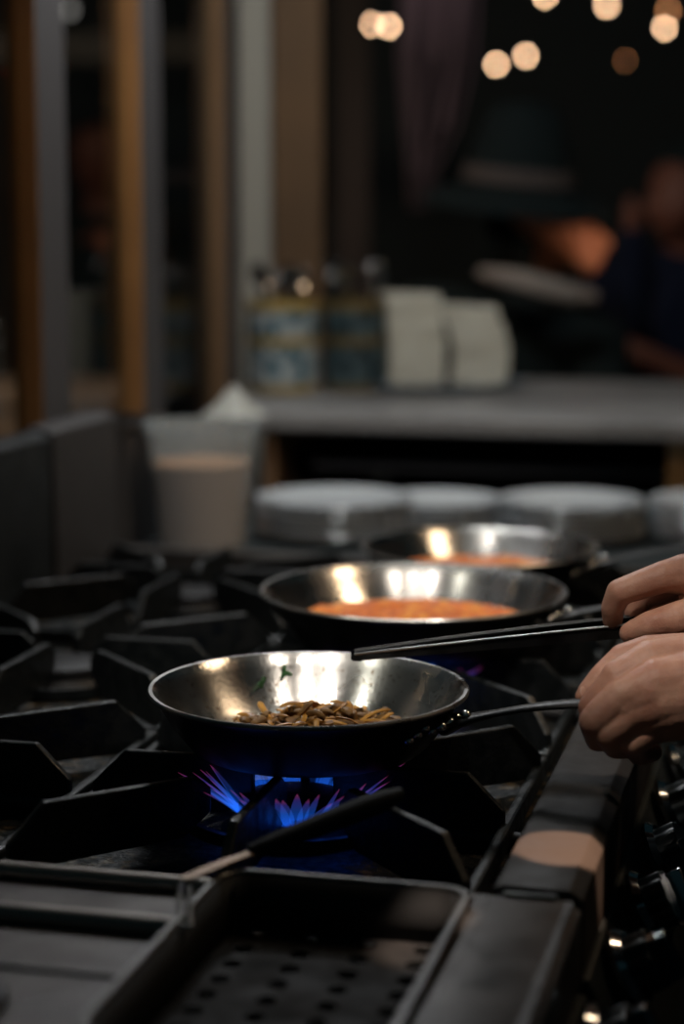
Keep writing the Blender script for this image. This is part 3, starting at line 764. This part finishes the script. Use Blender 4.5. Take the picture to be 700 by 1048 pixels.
# perforated bottom: real round holes in a grid of cells
b = MB(); gx, gy = 4, 10; X0, X1, Y0, Y1 = -hx+.006, hx-.006, -hy+.006, hy-.006
cw, cl = (X1-X0)/gx, (Y1-Y0)/gy; hr_ = .0068
for i in range(gx):
    for j in range(gy):
        cx, cy = X0+(i+.5)*cw, Y0+(j+.5)*cl; vs, fs = [], []; K = 16
        for t_ in range(K):
            a = 2*PI*t_/K; ca, sa = math.cos(a), math.sin(a); m_ = 1/max(abs(ca), abs(sa))
            vs.append((cx+hr_*ca, cy+hr_*sa, TZ-DZ)); vs.append((cx+ca*m_*cw/2, cy+sa*m_*cl/2, TZ-DZ))
        for t_ in range(K):
            u_ = (t_+1) % K; fs.append((2*t_, 2*t_+1, 2*u_+1, 2*u_))
        b.add(vs, fs)
w_ = b.build('perforated_bottom', mat('shaded_steel_sheet', (.022, .020, .019), .7, .0, spec=.12, rnoise=(30, .6, .8), noise=(20, (.012, .012, .012), .4, .6)), tray, smooth=False); sm = w_.modifiers.new('t', 'SOLIDIFY'); sm.thickness = .0015  # sheet darkened because most of the tray lies in shadow
# scraper / wire-framed tool lying across the far corner of the tray
tool = empty('scraper', at(300, 862, 1.30), 0, label='black-handled scraper with a bent steel strap resting on the far edge of the tray', cat='scraper')
def trel(p): return p-tool.location
h0 = trel(atz(256, 872, .930)); h1 = trel(atz(412, 812, .962))
b = MB(); pts = [h0.lerp(h1, q/10) for q in range(11)]
b.tube(pts, [.0065, .0085, .0092, .0095, .0100, .0105, .0108, .0108, .0105, .0095, .0060], 16, flat=.75); b.build('handle', mat('matt_black_grip', (.008, .010, .011), .7, spec=.2), tool)
p1 = trel(atz(186, 901, .928)); p2 = trel(atz(184, 946, .921)); b = MB()
b.strip([h0+Vector((.006, .002, 0)), h0.lerp(p1, .3), h0.lerp(p1, .65), p1], [.008, .009, .010, .009], .0022); b.build('steel_strap', mat('bare_brown_steel', (.20, .145, .11), .4, .9), tool, bevel=.0006)
b = MB(); q1 = trel(atz(195, 948, .921)); q0 = trel(atz(194, 908, .928))
b.tube([p1, p1.lerp(p2, .5)+Vector((-.001, 0, .004)), p2], .0017, 8); b.tube([q0, q0.lerp(q1, .5)+Vector((-.001, 0, .004)), q1], .0017, 8); b.tube([p2, p2.lerp(q1, .5)+Vector((0, -.003, 0)), q1], .0017, 8)
b.build('wire_loop', M_steel, tool)

# ================================================================== beyond the range: tub, steel box, plates
SZ = .895
b = MB(); t = empty('plate_shelf', P(0, 1.04, 0), YAW, label='low dark shelf between the range and the stone counter', cat='shelf')
b.box(-.60, 1.25, .005, .52, SZ-.03, SZ); b.build('shelf_board', M_dark, t, bevel=.003)
for x_ in (-.57, .32, 1.2):
    b = MB(); b.box(x_-.025, x_+.025, .03, .5, 0, SZ-.03); b.build('support', M_dark, t, bevel=.002)

# tall dark steel box left of the tub
pb = atz(100, 566, SZ)
bx = empty('steel_bin', (pb.x, pb.y+.10, SZ), YAW, label='dull grey steel container standing left of the plastic tub', cat='container')
wx = .060; hb = at(100, 437, pb.y).z - SZ
b = MB(); pl = rrect(-wx, wx, -.07, .09, .012); pl2 = rrect(-wx+.003, wx-.003, -.067, .087, .010); n = len(pl)
vs = [(x*.97, y*.97, 0) for x, y in pl]+[(x, y, hb) for x, y in pl]+[(x, y, hb) for x, y in pl2]+[(x*.97, y*.97, .003) for x, y in pl2]
fs = [tuple(range(n-1, -1, -1))]+[tuple(range(3*n, 4*n))]
for r_ in range(3):
    for i in range(n): fs.append((r_*n+i, r_*n+(i+1) % n, (r_+1)*n+(i+1) % n, (r_+1)*n+i))
b.add(vs, fs); b.build('container_body', mat('dull_grey_steel', (.075, .072, .074), .55, .6, rnoise=(10, .45, .65)), bx)
b = MB(); pl3 = rrect(-wx-.006, wx+.006, -.076, .096, .014)
vs = [(x, y, hb-.004) for x, y in pl3]+[(x, y, hb+.002) for x, y in pl3]+[(x, y, hb+.002) for x, y in pl2]+[(x, y, hb-.004) for x, y in pl2]; fs = []
for r_ in range(4):
    for i in range(n): fs.append((r_*n+i, r_*n+(i+1) % n, ((r_+1) % 4)*n+(i+1) % n, ((r_+1) % 4)*n+i))
b.add(vs, fs); b.build('rolled_rim', M_steel_dark, bx)

# milky tub
pt = atz(205, 565, SZ); pt.y += .05
tub = empty('plastic_tub', (pt.x, pt.y, SZ), YAW, label='milky plastic tub two-thirds full of beige batter', cat='tub')
dp = pt.y; rt = at(258, 440, dp).x - at(148, 440, dp).x; rb = at(250, 560, dp).x-at(161, 560, dp).x; ht = at(205, 436, dp-.05).z - SZ
rt, rb = rt/2, rb/2
def tw(z): return rb+(rt-rb)*z/ht
b = MB(); b.lathe([(0, 0), (rb-.004, 0), (rb, .004), (rt, ht-.006), (rt+.006, ht-.006), (rt+.007, ht), (rt-.002, ht), (rb-.0025, .005), (0, .0035)], 56); b.build('tub_wall', M_tub, tub)
zf = at(205, 477, dp-.05).z - SZ
b = MB(); b.lathe([(0, .004), (rb-.0035, .0055), (tw(zf)-.0035, zf), (tw(zf)*.6, zf+.002), (0, zf+.001)], 56); o = b.build('batter', M_tubfill); place(o, tub.location.copy(), YAW); tag(o, 'beige batter filling the plastic tub', 'batter', kind='stuff')
b = MB(); b.lathe([(rt+.0005, ht-.020), (rt+.004, ht-.018), (rt+.004, ht-.014), (rt+.0005, ht-.012)], 56); b.build('stacking_ring', M_tub, tub)

# plates
def plate_mesh(Rp):
    b = MB(); b.lathe([(0, .004), (Rp*.55, .004), (Rp*.62, .006), (Rp*.80, .0125), (Rp, .0165), (Rp+.0012, .0178), (Rp, .0190), (Rp*.80, .0152), (Rp*.63, .0090), (Rp*.56, .0072), (0, .0068)], 64, (0, 0, -.004))
    b.lathe([(Rp*.52, .0035), (Rp*.54, 0), (Rp*.57, 0), (Rp*.58, .0045)], 64, (0, 0, 0))
    return b
pr = plate_mesh(.115).build('dinner_plate', M_plate)
first = True
stacks = [(341, 560, 7, 'stack beside the plastic tub', .0), (454, 564, 6, 'stack behind the farthest pan', .07), (592, 563, 7, 'stack behind the pan handle', .0), (752, 564, 7, 'stack at the right photo edge', .0)]
ordn = ['lowest', 'second from the bottom', 'third from the bottom', 'fourth from the bottom', 'fifth from the bottom', 'sixth from the bottom', 'seventh from the bottom', 'eighth from the bottom', 'ninth from the bottom']
rnd = random.Random(4)
for (px, py, cnt, lab, dy) in stacks:
    c0 = atz(px, py, SZ); c0.y += .10+dy
    sc = (1.04 if px < 400 else .95) if dy == 0 else .85
    for k in range(cnt):
        o = pr if first else pr.copy()
        if not first: C.objects.link(o)
        first = False
        o.location = (c0.x+rnd.uniform(-.002, .002), c0.y+rnd.uniform(-.002, .002), SZ+.0005+k*.0078*1.0); o.rotation_euler = (0, 0, rnd.uniform(0, 6)); o.scale = (sc, sc, 1)
        which = 'topmost' if k == cnt-1 else ordn[k]
        tag(o, 'white dinner plate, %s of the %s' % (which, lab), 'plate', 'stacked dinner plates')

# ================================================================== stone counter
ct = empty('stone_counter', P(.4, 1.56, 0), YAW, label='long grey stone counter across the back of the kitchen', cat='counter')
ZC = 1.055
b = MB(); b.box(-1.00, 1.6, 0, .80, ZC-.032, ZC); b.build('worktop', M_count, ct, bevel=.006)
b = MB(); b.box(-.90, -.88, .02, .76, .0, ZC-.032); b.build('side_panel', M_wood_dim, ct, bevel=.003)
b = MB(); b.box(-.835, 1.58, .70, .76, 0, ZC-.032); b.build('back_panel', M_dark, ct, bevel=.003)
b = MB(); b.box(-.835, .05, .10, .68, .950, .965); b.build('inner_shelf', mat('grey_inner_shelf', (.09, .09, .10), .5, .3), ct, bevel=.002)
pw = at(690, 480, 3.06); lw, sw = Pinv(pw)
b = MB(); b.box(lw-.4-.016, lw-.4+.16, .03, .10, .86, ZC-.032); b.build('wooden_divider', M_board, ct, bevel=.003)

# napkins on a dark plate
cn = atz(452, 402, ZC); cn.y += .08
pl_ = empty('serving_plate', (cn.x, cn.y, ZC), 0, label='dark blue-rimmed plate under the two napkin stacks', cat='plate')
b = MB(); b.lathe([(0, .0), (.10, .0), (.115, .005), (.150, .013), (.152, .015), (.150, .017), (.112, .009), (.095, .005), (0, .005)], 64); b.build('plate_body', mat('dark_blue_glaze', (.03, .05, .08), .2, coat=.5), pl_)
b = MB(); b.lathe([(.147, .0158), (.153, .0152), (.154, .0172), (.147, .0180), (.147, .0158)], 64); b.build('rim', mat('pale_blue_rim', (.35, .45, .55), .25), pl_)
def napkin():
    b = MB(); n = 9; hx, hy = .0505, .0505; vs, fs = [], []
    for lay in (0, 1):
        for j in range(n):
            for i in range(n):
                x = -hx+2*hx*i/(n-1); y = -hy+2*hy*j/(n-1)
                x += .0015*math.sin(j*1.1+lay); y += .0015*math.sin(i*1.3)
                vs.append((x, y, (.0030 if lay else -.0030)+.0010*math.sin(i*.9+j*.7)))
    N = n*n
    for j in range(n-1):
        for i in range(n-1):
            a = j*n+i; fs.append((a, a+n, a+n+1, a+1)); fs.append((N+a, N+a+1, N+a+n+1, N+a+n))
    for i in range(n-1):
        fs.append((i, i+1, N+i+1, N+i)); a = (n-1)*n+i; fs.append((a, N+a, N+a+1, a+1)); a = i*n; fs.append((a, N+a, N+a+n, a+n)); a = i*n+n-1; fs.append((a, a+n, N+a+n, N+a))
    b.add(vs, fs); return b.build('folded_napkin', M_napkin)
np_ = napkin(); first = True
stk = [(425, 24, 'left napkin stack beside the dark pottery jar', .0), (489, 22, 'right napkin stack on the blue-rimmed plate', .01)]
for si, (px, cnt, lab, dy) in enumerate(stk):
    p = at(px, 398, cn.y-.015)
    Hs = (at(px, 303, cn.y-.06).z if si == 0 else at(px, 316, cn.y-.06).z) - ZC - .016
    for k in range(cnt):
        o = np_ if first else np_.copy()
        if not first: C.objects.link(o)
        first = False
        q = k/(cnt-1)
        dx = (-.004+.006*math.sin(q*3)-.010*q) if si == 0 else (.006*math.sin(q*5) - .012*max(0, q-.7)/.3)
        o.location = (p.x+dx+rnd.uniform(-.0012, .0012), p.y+rnd.uniform(-.002, .002), ZC+.016+Hs*q); o.scale = (1, 1, Hs/(cnt-1)/.0076)
        o.rotation_euler = (0, R(2*math.sin(q*7+si)), R(5-9*si)+rnd.uniform(-.05, .05))
        tag(o, 'white folded napkin in the ' + lab, 'napkin', 'napkins in the ' + lab)

# pottery jars with cutlery
def jar(px, py, wpx, top, m, label):
    c = atz(px, py, ZC); c.y += .06; w2 = wpx*c.y/F/2; h = at(px, top, c.y-.04).z - ZC
    g = empty('pottery_jar', (c.x, c.y, ZC), 0, label=label, cat='jar', group='pottery jars of cutlery')
    b = MB(); b.lathe([(0, 0), (w2*.95, 0), (w2*.98, .004), (w2, .01), (w2, h-.008), (w2*1.02, h-.004), (w2*1.0, h), (w2*.93, h), (w2*.92, .008), (0, .008)], 48); b.build('jar_body', m, g)
    return g, w2, h, c
j1 = jar(289, 403, 75, 309, M_pot1, 'pale blue and yellow patterned pottery jar holding cutlery')
j2 = jar(363, 403, 66, 309, M_pot2, 'dark blue patterned pottery jar holding cutlery beside the napkins')
M_cut = mat('cutlery_steel', (.75, .75, .75), .12, 1.)
def spoon():
    g = empty('spoon', (0, 0, 0)); b = MB(); b.strip([(0, 0, 0), (0, 0, .08), (0, .001, .15), (0, .003, .18)], [.012, .008, .006, .005], .0018, up=Vector((0, 1, 0))); b.build('handle', M_cut, g)
    b = MB(); b.lathe([(0, -.004), (.5, -.0038), (.85, -.002), (1, 0), (.85, -.001), (.5, -.0026), (0, -.003)], 24, ax=Matrix.Translation((0, .002, .195)) @ Matrix.Rotation(R(90), 4, 'X') @ Matrix.Diagonal((.015, .022, 1, 1))); b.build('bowl', M_cut, g)
    return g
sp0 = spoon(); first = True
rnd = random.Random(21)
for ji, (g, w2, h, c) in enumerate((j1, j2)):
    for k in range(7):
        o = sp0 if first else copy_tree(sp0)
        first = False
        a = 2*PI*k/7+.4; rr = w2*.50
        o.location = (c.x+rr*.45*math.cos(a), c.y+rr*.45*math.sin(a), ZC+.012+rnd.uniform(0, .015)); o.rotation_euler = (R(9)*math.sin(a)*-1, R(9)*math.cos(a), rnd.uniform(-1, 1))
        tag(o, 'steel spoon standing in the %s pottery jar' % ('pale blue and yellow' if ji == 0 else 'dark blue'), 'spoon', 'spoons in the %s jar' % ('pale' if ji == 0 else 'dark'))

# white squeeze bottle lying behind the tub on the counter end, crumpled cloth
cc = atz(236, 432, ZC); cc.y += .08
b = MB(); n = 28; K = 12; vs, fs = [], []; rnd = random.Random(5)
vs.append((.004, 0, .052))
for k in range(1, K+1):
    q = k/K; r = .050*q**.9
    for i in range(n):
        a = 2*PI*i/n; fold = 1+.14*math.sin(5*a+q*2)*q+.06*math.sin(9*a)*q
        vs.append((r*fold*math.cos(a), r*fold*math.sin(a)*.9, .052*(1-q)**1.25+.005*math.sin(7*a+1)*q*(1-q)*4*.5+.001))
for i in range(n): fs.append((0, 1+i, 1+(i+1) % n))
for k in range(K-1):
    for i in range(n): fs.append((1+k*n+i, 1+k*n+(i+1) % n, 1+(k+1)*n+(i+1) % n, 1+(k+1)*n+i))
m = len(vs); vs.append((0, 0, .0005)); L = 1+(K-1)*n
for i in range(n): fs.append((m, L+(i+1) % n, L+i))
b.add(vs, fs); o = b.build('kitchen_cloth', M_cream); place(o, (cc.x, cc.y, ZC)); tag(o, 'crumpled white cloth heaped on the counter behind the plastic tub', 'cloth')

# ================================================================== people beyond the counter
def person(name_label, base, parts_skin, clothes, skin=None):
    g = empty('person', base, 0, label=name_label, cat='person')
    mesh_obj('body', [blob(parts_skin, .011, 6)], skin or M_skin_far, g)
    for nm, ch, m in clothes: mesh_obj(nm, [blob(ch, .012, 6)], m, g)
    return g
def A(px, py, Y, r): return (at(px, py, Y), r)
Yh = 4.42; hd = at(575, 238, Yh)
def H(dx, dy, dz): return hd + Vector((dx, dy, dz))
bA = at(560, 380, Yh+.15)
pA = person('diner in black with a pale scarf and tall black banded hat, head bowed', (bA.x, bA.y, 0),
    [[A(548, 212, Yh+.03, .085), A(566, 226, Yh+.01, .074), A(588, 247, Yh-.01, .056), A(600, 264, Yh-.02, .040)], [A(612, 240, Yh-.04, .018), A(622, 250, Yh-.05, .015)], [A(565, 255, Yh+.05, .055), A(535, 300, Yh+.12, .06)],
     [(H(-.10, .2, -.28), .13), (H(-.10, .22, -.6), .13), (H(-.10, .22, -.75), .14)],
     [(H(-.28, .18, -.24), .06), (H(-.32, .06, -.47), .045), (H(-.12, -.05, -.50), .032), (H(-.04, -.08, -.50), .034)],
     [(H(.08, .18, -.24), .06), (H(.14, .06, -.47), .045), (H(.04, -.05, -.50), .032), (H(-.02, -.08, -.50), .034)],
     [(H(-.18, .22, -.8), .09), (H(-.18, .15, -1.0), .06), (H(-.18, .18, bA.z*0-hd.z+.05), .045)], [(H(-.02, .22, -.8), .09), (H(-.02, .15, -1.0), .06), (H(-.02, .18, -hd.z+.05), .045)]],
    [('coat', [[(H(-.10, .2, -.30), .155), (H(-.10, .22, -.6), .16), (H(-.10, .22, -.85), .18)], [(H(-.28, .18, -.25), .085), (H(-.33, .06, -.47), .065), (H(-.14, -.04, -.50), .048)], [(H(.08, .18, -.25), .085), (H(.15, .06, -.47), .065), (H(.06, -.04, -.50), .048)], [(H(-.32, .15, -.20), .08), (H(-.10, .2, -.20), .10), (H(.10, .15, -.26), .08)], [A(540, 300, Yh+.10, .085), A(548, 282, Yh+.08, .072)]], M_cloth_black),
     ('scarf', [[A(494, 279, Yh-.06, .017), A(520, 284, Yh-.11, .024), A(550, 292, Yh-.13, .027), A(580, 300, Yh-.12, .027), A(606, 304, Yh-.08, .020)]], M_white_cloth),
     ('hair', [[A(540, 212, Yh+.05, .088), A(528, 240, Yh+.05, .075), A(515, 270, Yh+.07, .06)]], M_hat)])
# wide-brimmed hat, tipped back to the left
hat = empty('brimmed_hat', at(530, 192, Yh)-pA.location, 0); hat.parent = pA; tag(hat, 'tall black felt hat with a grey band')
hat.rotation_euler = (R(5), R(5), 0)
b = MB(); b.lathe([(.0, .19), (.045, .188), (.075, .17), (.095, .12), (.118, .03), (.125, .0), (.18, -.012), (.215, -.040), (.218, -.046), (.21, -.045), (.175, -.021), (.115, -.010), (.10, -.005)], 56); b.build('felt_body', M_hat, hat)
b = MB(); b.lathe([(.119, .045), (.1245, .012), (.127, .012), (.1215, .046), (.119, .045)], 56); b.build('hat_band', M_grey_band, hat)

hb_ = at(700, 205, 5.0)
def B(dx, dy, dz): return hb_ + Vector((dx, dy, dz))
person('person in navy at the right edge with one hand by the face', (hb_.x, hb_.y+.1, 0),
    [[(B(0, .02, .03), .088), (B(-.02, 0, -.02), .075), (B(-.035, -.01, -.06), .042)], [(B(-.095, -.02, -.01), .012), (B(-.105, -.02, -.025), .013)], [(B(.01, .04, -.06), .055), (B(.02, .06, -.18), .06)], [(B(.0, -.075, .0), .016), (B(0, -.075, -.02), .012)],
     [(B(.03, .08, -.3), .13), (B(.03, .08, -.6), .13), (B(.03, .08, -.75), .14)],
     [(B(-.17, .05, -.24), .06), (B(-.22, -.08, -.50), .045), (B(-.15, -.12, -.28), .033), (at(648, 240, 4.85), .030), (at(647, 218, 4.84), .026), (at(646, 203, 4.84), .014)],
     [(B(.20, .05, -.24), .06), (B(.22, -.08, -.50), .045), (B(.02, -.25, -.44), .032), (at(655, 362, 4.72), .03), (at(641, 352, 4.72), .022)],
     [(B(-.05, .08, -.8), .09), (B(-.05, .05, -1.1), .06), (B(-.05, .06, -hb_.z+.05), .045)], [(B(.11, .08, -.8), .09), (B(.11, .05, -1.1), .06), (B(.11, .06, -hb_.z+.05), .045)]],
    [('jumper', [[(B(.03, .08, -.3), .155), (B(.03, .08, -.6), .16), (B(.03, .08, -.85), .18)], [(B(-.17, .05, -.25), .085), (B(-.22, -.08, -.50), .065), (B(-.15, -.12, -.30), .050), (at(648, 244, 4.85), .040)], [(B(.20, .05, -.25), .085), (B(.22, -.08, -.5), .065), (B(.04, -.24, -.44), .048)], [(B(-.17, .05, -.22), .08), (B(.02, .06, -.2), .09), (B(.2, .05, -.22), .08)]], M_navy),
     ('hair', [[(B(.02, .04, .06), .095), (B(.04, .06, .0), .085)]], M_hat)], M_skin_dim)

# ================================================================== string lights and distant lamps
M_bulb = emit('warm_bulb', (1.0, .62, .37), 26.0); M_bulb_dim = emit('dim_warm_bulb', (1.0, .42, .17), 6); M_red = emit('red_lamp', (1., .05, .02), 2.6); M_bulbw = emit('small_cool_bulb', (.8, .7, .65), .9)
def bulb(px, py, Y, m, label, r=.022, group='string-light bulbs', name='light_bulb', cord=True):
    p = at(px, py, Y); g = empty(name, p, 0, label=label, cat='light', group=group)
    b = MB(); b.lathe([(0, -r*1.05), (r*.6, -r*.85), (r, 0), (r*.8, r*.6), (r*.45, r*1.0), (0, r*1.05)], 20); b.build('glass_bulb', m, g)
    b = MB(); b.lathe([(0, r*.95), (r*.42, r*.95), (r*.5, r*1.4), (r*.3, r*2.2), (0, r*2.2)], 16); b.build('socket', M_black, g)
    if cord:
        b = MB(); b.tube([(0, 0, r*2.1), (0, 0, 3.3-p.z)], .0025, 6); b.build('cord', M_black, g)
YB = 8.2
for px, py, m, lab, r in ((380, 25, M_bulb, 'left bulb of the overlapping lit pair above the dark jar', .0095), (398, 27, M_bulb, 'right bulb of the overlapping lit pair above the dark jar', .0105),
        (508, 66, M_bulb, 'lit bulb, left of the pair above the tall hat', .010), (538, 57, M_bulb, 'lit bulb, right of the pair above the tall hat', .010),
        (558, -4, M_bulb, 'lit bulb cut by the top edge of the photo', .010), (621, 6, M_bulb, 'lone lit bulb near the top edge, between the hat and the corner pair', .010),
        (684, 11, M_bulb_dim, 'dimmer bulb of the pair in the top right corner', .011), (680, 29, M_bulb, 'bright bulb of the pair in the top right corner', .010),
        (640, 62, M_bulb_dim, 'faint lone bulb below the corner pair', .005)):
    bulb(px, py, YB + (.35 if lab.startswith(('left', 'dimmer')) else 0), m, lab, r)
bulb(209, 50, 7.5, M_bulb_dim, 'added faint bulb standing in for a reflection in the window before the plaster strip', .009, 'lamps outside the windows')  # glowing bulb added in place of a reflection on the glass
bulb(71, 10, 7.5, M_bulbw, 'added pale bulb standing in for a faint reflection high in the left windows', .018, 'lamps outside the windows')  # also a reflection, built as an added bulb outside
bulb(107, 295, 7.0, M_bulbw, 'tiny pale light low behind the left windows', .013, 'lamps outside the windows')
bulb(6, 55, 8.0, M_red, 'red lamp glowing outside at the left edge of the photo', .040, 'lamps outside the windows')
bulb(55, 62, 8.3, emit('dim_red', (1, .05, .02), .5), 'dim red lamp behind the nearest window post', .03, 'lamps outside the windows')

# person-like passer-by seen dimly through the window
hp_ = at(100, 165, 6.9)
def Cc(dx, dy, dz): return hp_ + Vector((dx, dy, dz))
person('dim passer-by in dark clothes behind the left windows', (hp_.x, hp_.y, 0),
    [[(Cc(0, .01, .04), .095), (Cc(0, -.01, -.03), .078)], [(Cc(.0, -.10, .0), .013), (Cc(0, -.105, -.015), .014)], [(Cc(0, .03, -.1), .055), (Cc(0, .04, -.2), .06)], [(Cc(0, .05, -.35), .15), (Cc(0, .05, -.8), .14)], [(Cc(-.08, .05, -.9), .08), (Cc(-.08, .05, -hp_.z+.05), .05)], [(Cc(.08, .05, -.9), .08), (Cc(.08, .05, -hp_.z+.05), .05)]],
    [('coat', [[(Cc(-.14, .05, -.26), .10), (Cc(.14, .05, -.26), .10)], [(Cc(0, .05, -.4), .18), (Cc(0, .05, -.9), .2)], [(Cc(-.2, .05, -.28), .07), (Cc(-.24, .0, -.8), .05)], [(Cc(.2, .05, -.28), .07), (Cc(.24, .0, -.8), .05)]], M_cloth_black),
     ('hair', [[(Cc(0, .045, .08), .095)]], M_hat)], M_skin_dim)

# ================================================================== LIGHT
w = bpy.data.worlds.new('world'); scn.world = w; w.use_nodes = True
w.node_tree.nodes['Background'].inputs[0].default_value = (.0035, .0090, .0108, 1); w.node_tree.nodes['Background'].inputs[1].default_value = 1.0
def area(name, loc, target, size, power, col=(1, 1, 1), sy=None):
    l = bpy.data.lights.new(name, 'AREA'); l.energy = power; l.color = col; l.size = size
    if sy: l.shape = 'RECTANGLE'; l.size_y = sy
    o = bpy.data.objects.new(name, l); C.objects.link(o); o.location = loc
    o.rotation_euler = (Vector(target)-Vector(loc)).to_track_quat('-Z', 'Y').to_euler(); return o
def spot(name, loc, target, power, col, ang, size=.02, blend=.2):
    l = bpy.data.lights.new(name, 'SPOT'); l.energy = power; l.color = col; l.spot_size = R(ang); l.spot_blend = blend; l.shadow_soft_size = size
    o = bpy.data.objects.new(name, l); C.objects.link(o); o.location = loc
    o.rotation_euler = (Vector(target)-Vector(loc)).to_track_quat('-Z', 'Y').to_euler(); return o
spot('range_lamp_a', (-.34, 1.05, 2.35), (.02, 1.92, .95), 21, (1, .93, .84), 26, .03, .7)
spot('range_lamp_b', (.02, .85, 2.45), (.05, 1.95, .95), 21, (1, .92, .82), 24, .035, .7)
spot('range_lamp_c', (-.85, 1.35, 2.2), (.0, 1.95, .95), 14, (1, .90, .78), 26, .03, .7)
spot('range_lamp_e', (.40, 1.1, 2.35), (.05, 1.95, .95), 14, (1, .90, .78), 26, .025, .7)
area('range_lamp_d', (-.10, 3.0, 2.2), (0, 1.7, .9), .20, 6.0, (.95, .97, 1.0))
spot('hand_fill', (-.25, .95, 2.25), at(690, 660, 1.52), 45, (1, .86, .74), 9, .04, .5)  # added spot that brightens the hands, no fixture
spot('tub_fill', (-.15, 1.3, 2.3), (-.02, 2.80, .96), 26, (1, .93, .86), 26, .08, .6)  # added fill for the tub front and plate edges
area('counter_lamp', (.1, 2.7, 2.4), (.15, 3.6, 1.05), .3, 8.0, (.92, .97, .95))
area('window_warm_lamp', (.9, 2.0, 2.2), P(-.6, 1.2, 1.4), .3, 5.0, (1, .72, .45))
spot('face_fill', (1.05, 3.85, 1.45), at(596, 258, 4.38), 12, (1, .62, .42), 12, .05, .5)  # added warm spot aimed at the diner's face
spot('curtain_fill', (.1, 4.9, 2.9), at(445, 80, 5.6), 16, (1, .8, .8), 30, .1, .8)  # added spot, cone narrowed to light the curtain alone
area('bench_fill', (-1.2, 4.2, 2.1), (-1.0, 5.3, .85), .2, 9.0, (1, .75, .55))  # added unseen light that brightens the bench
spot('warm_pin_lamp', (.30, .80, 2.3), atz(576, 868, .92), 400, (1, .62, .42), 2.9, .004, .12)
spot('tray_patch_fill', (.30, .70, 2.2), atz(430, 968, .89), 240, (1, .80, .66), 2.6, .01, .5)  # narrow spot added to make the lit patch in the tray

scn.view_settings.view_transform = 'Standard'; scn.view_settings.look = 'None'; scn.view_settings.gamma = 1; scn.view_settings.exposure = 0
scn.view_settings.use_curve_mapping = False
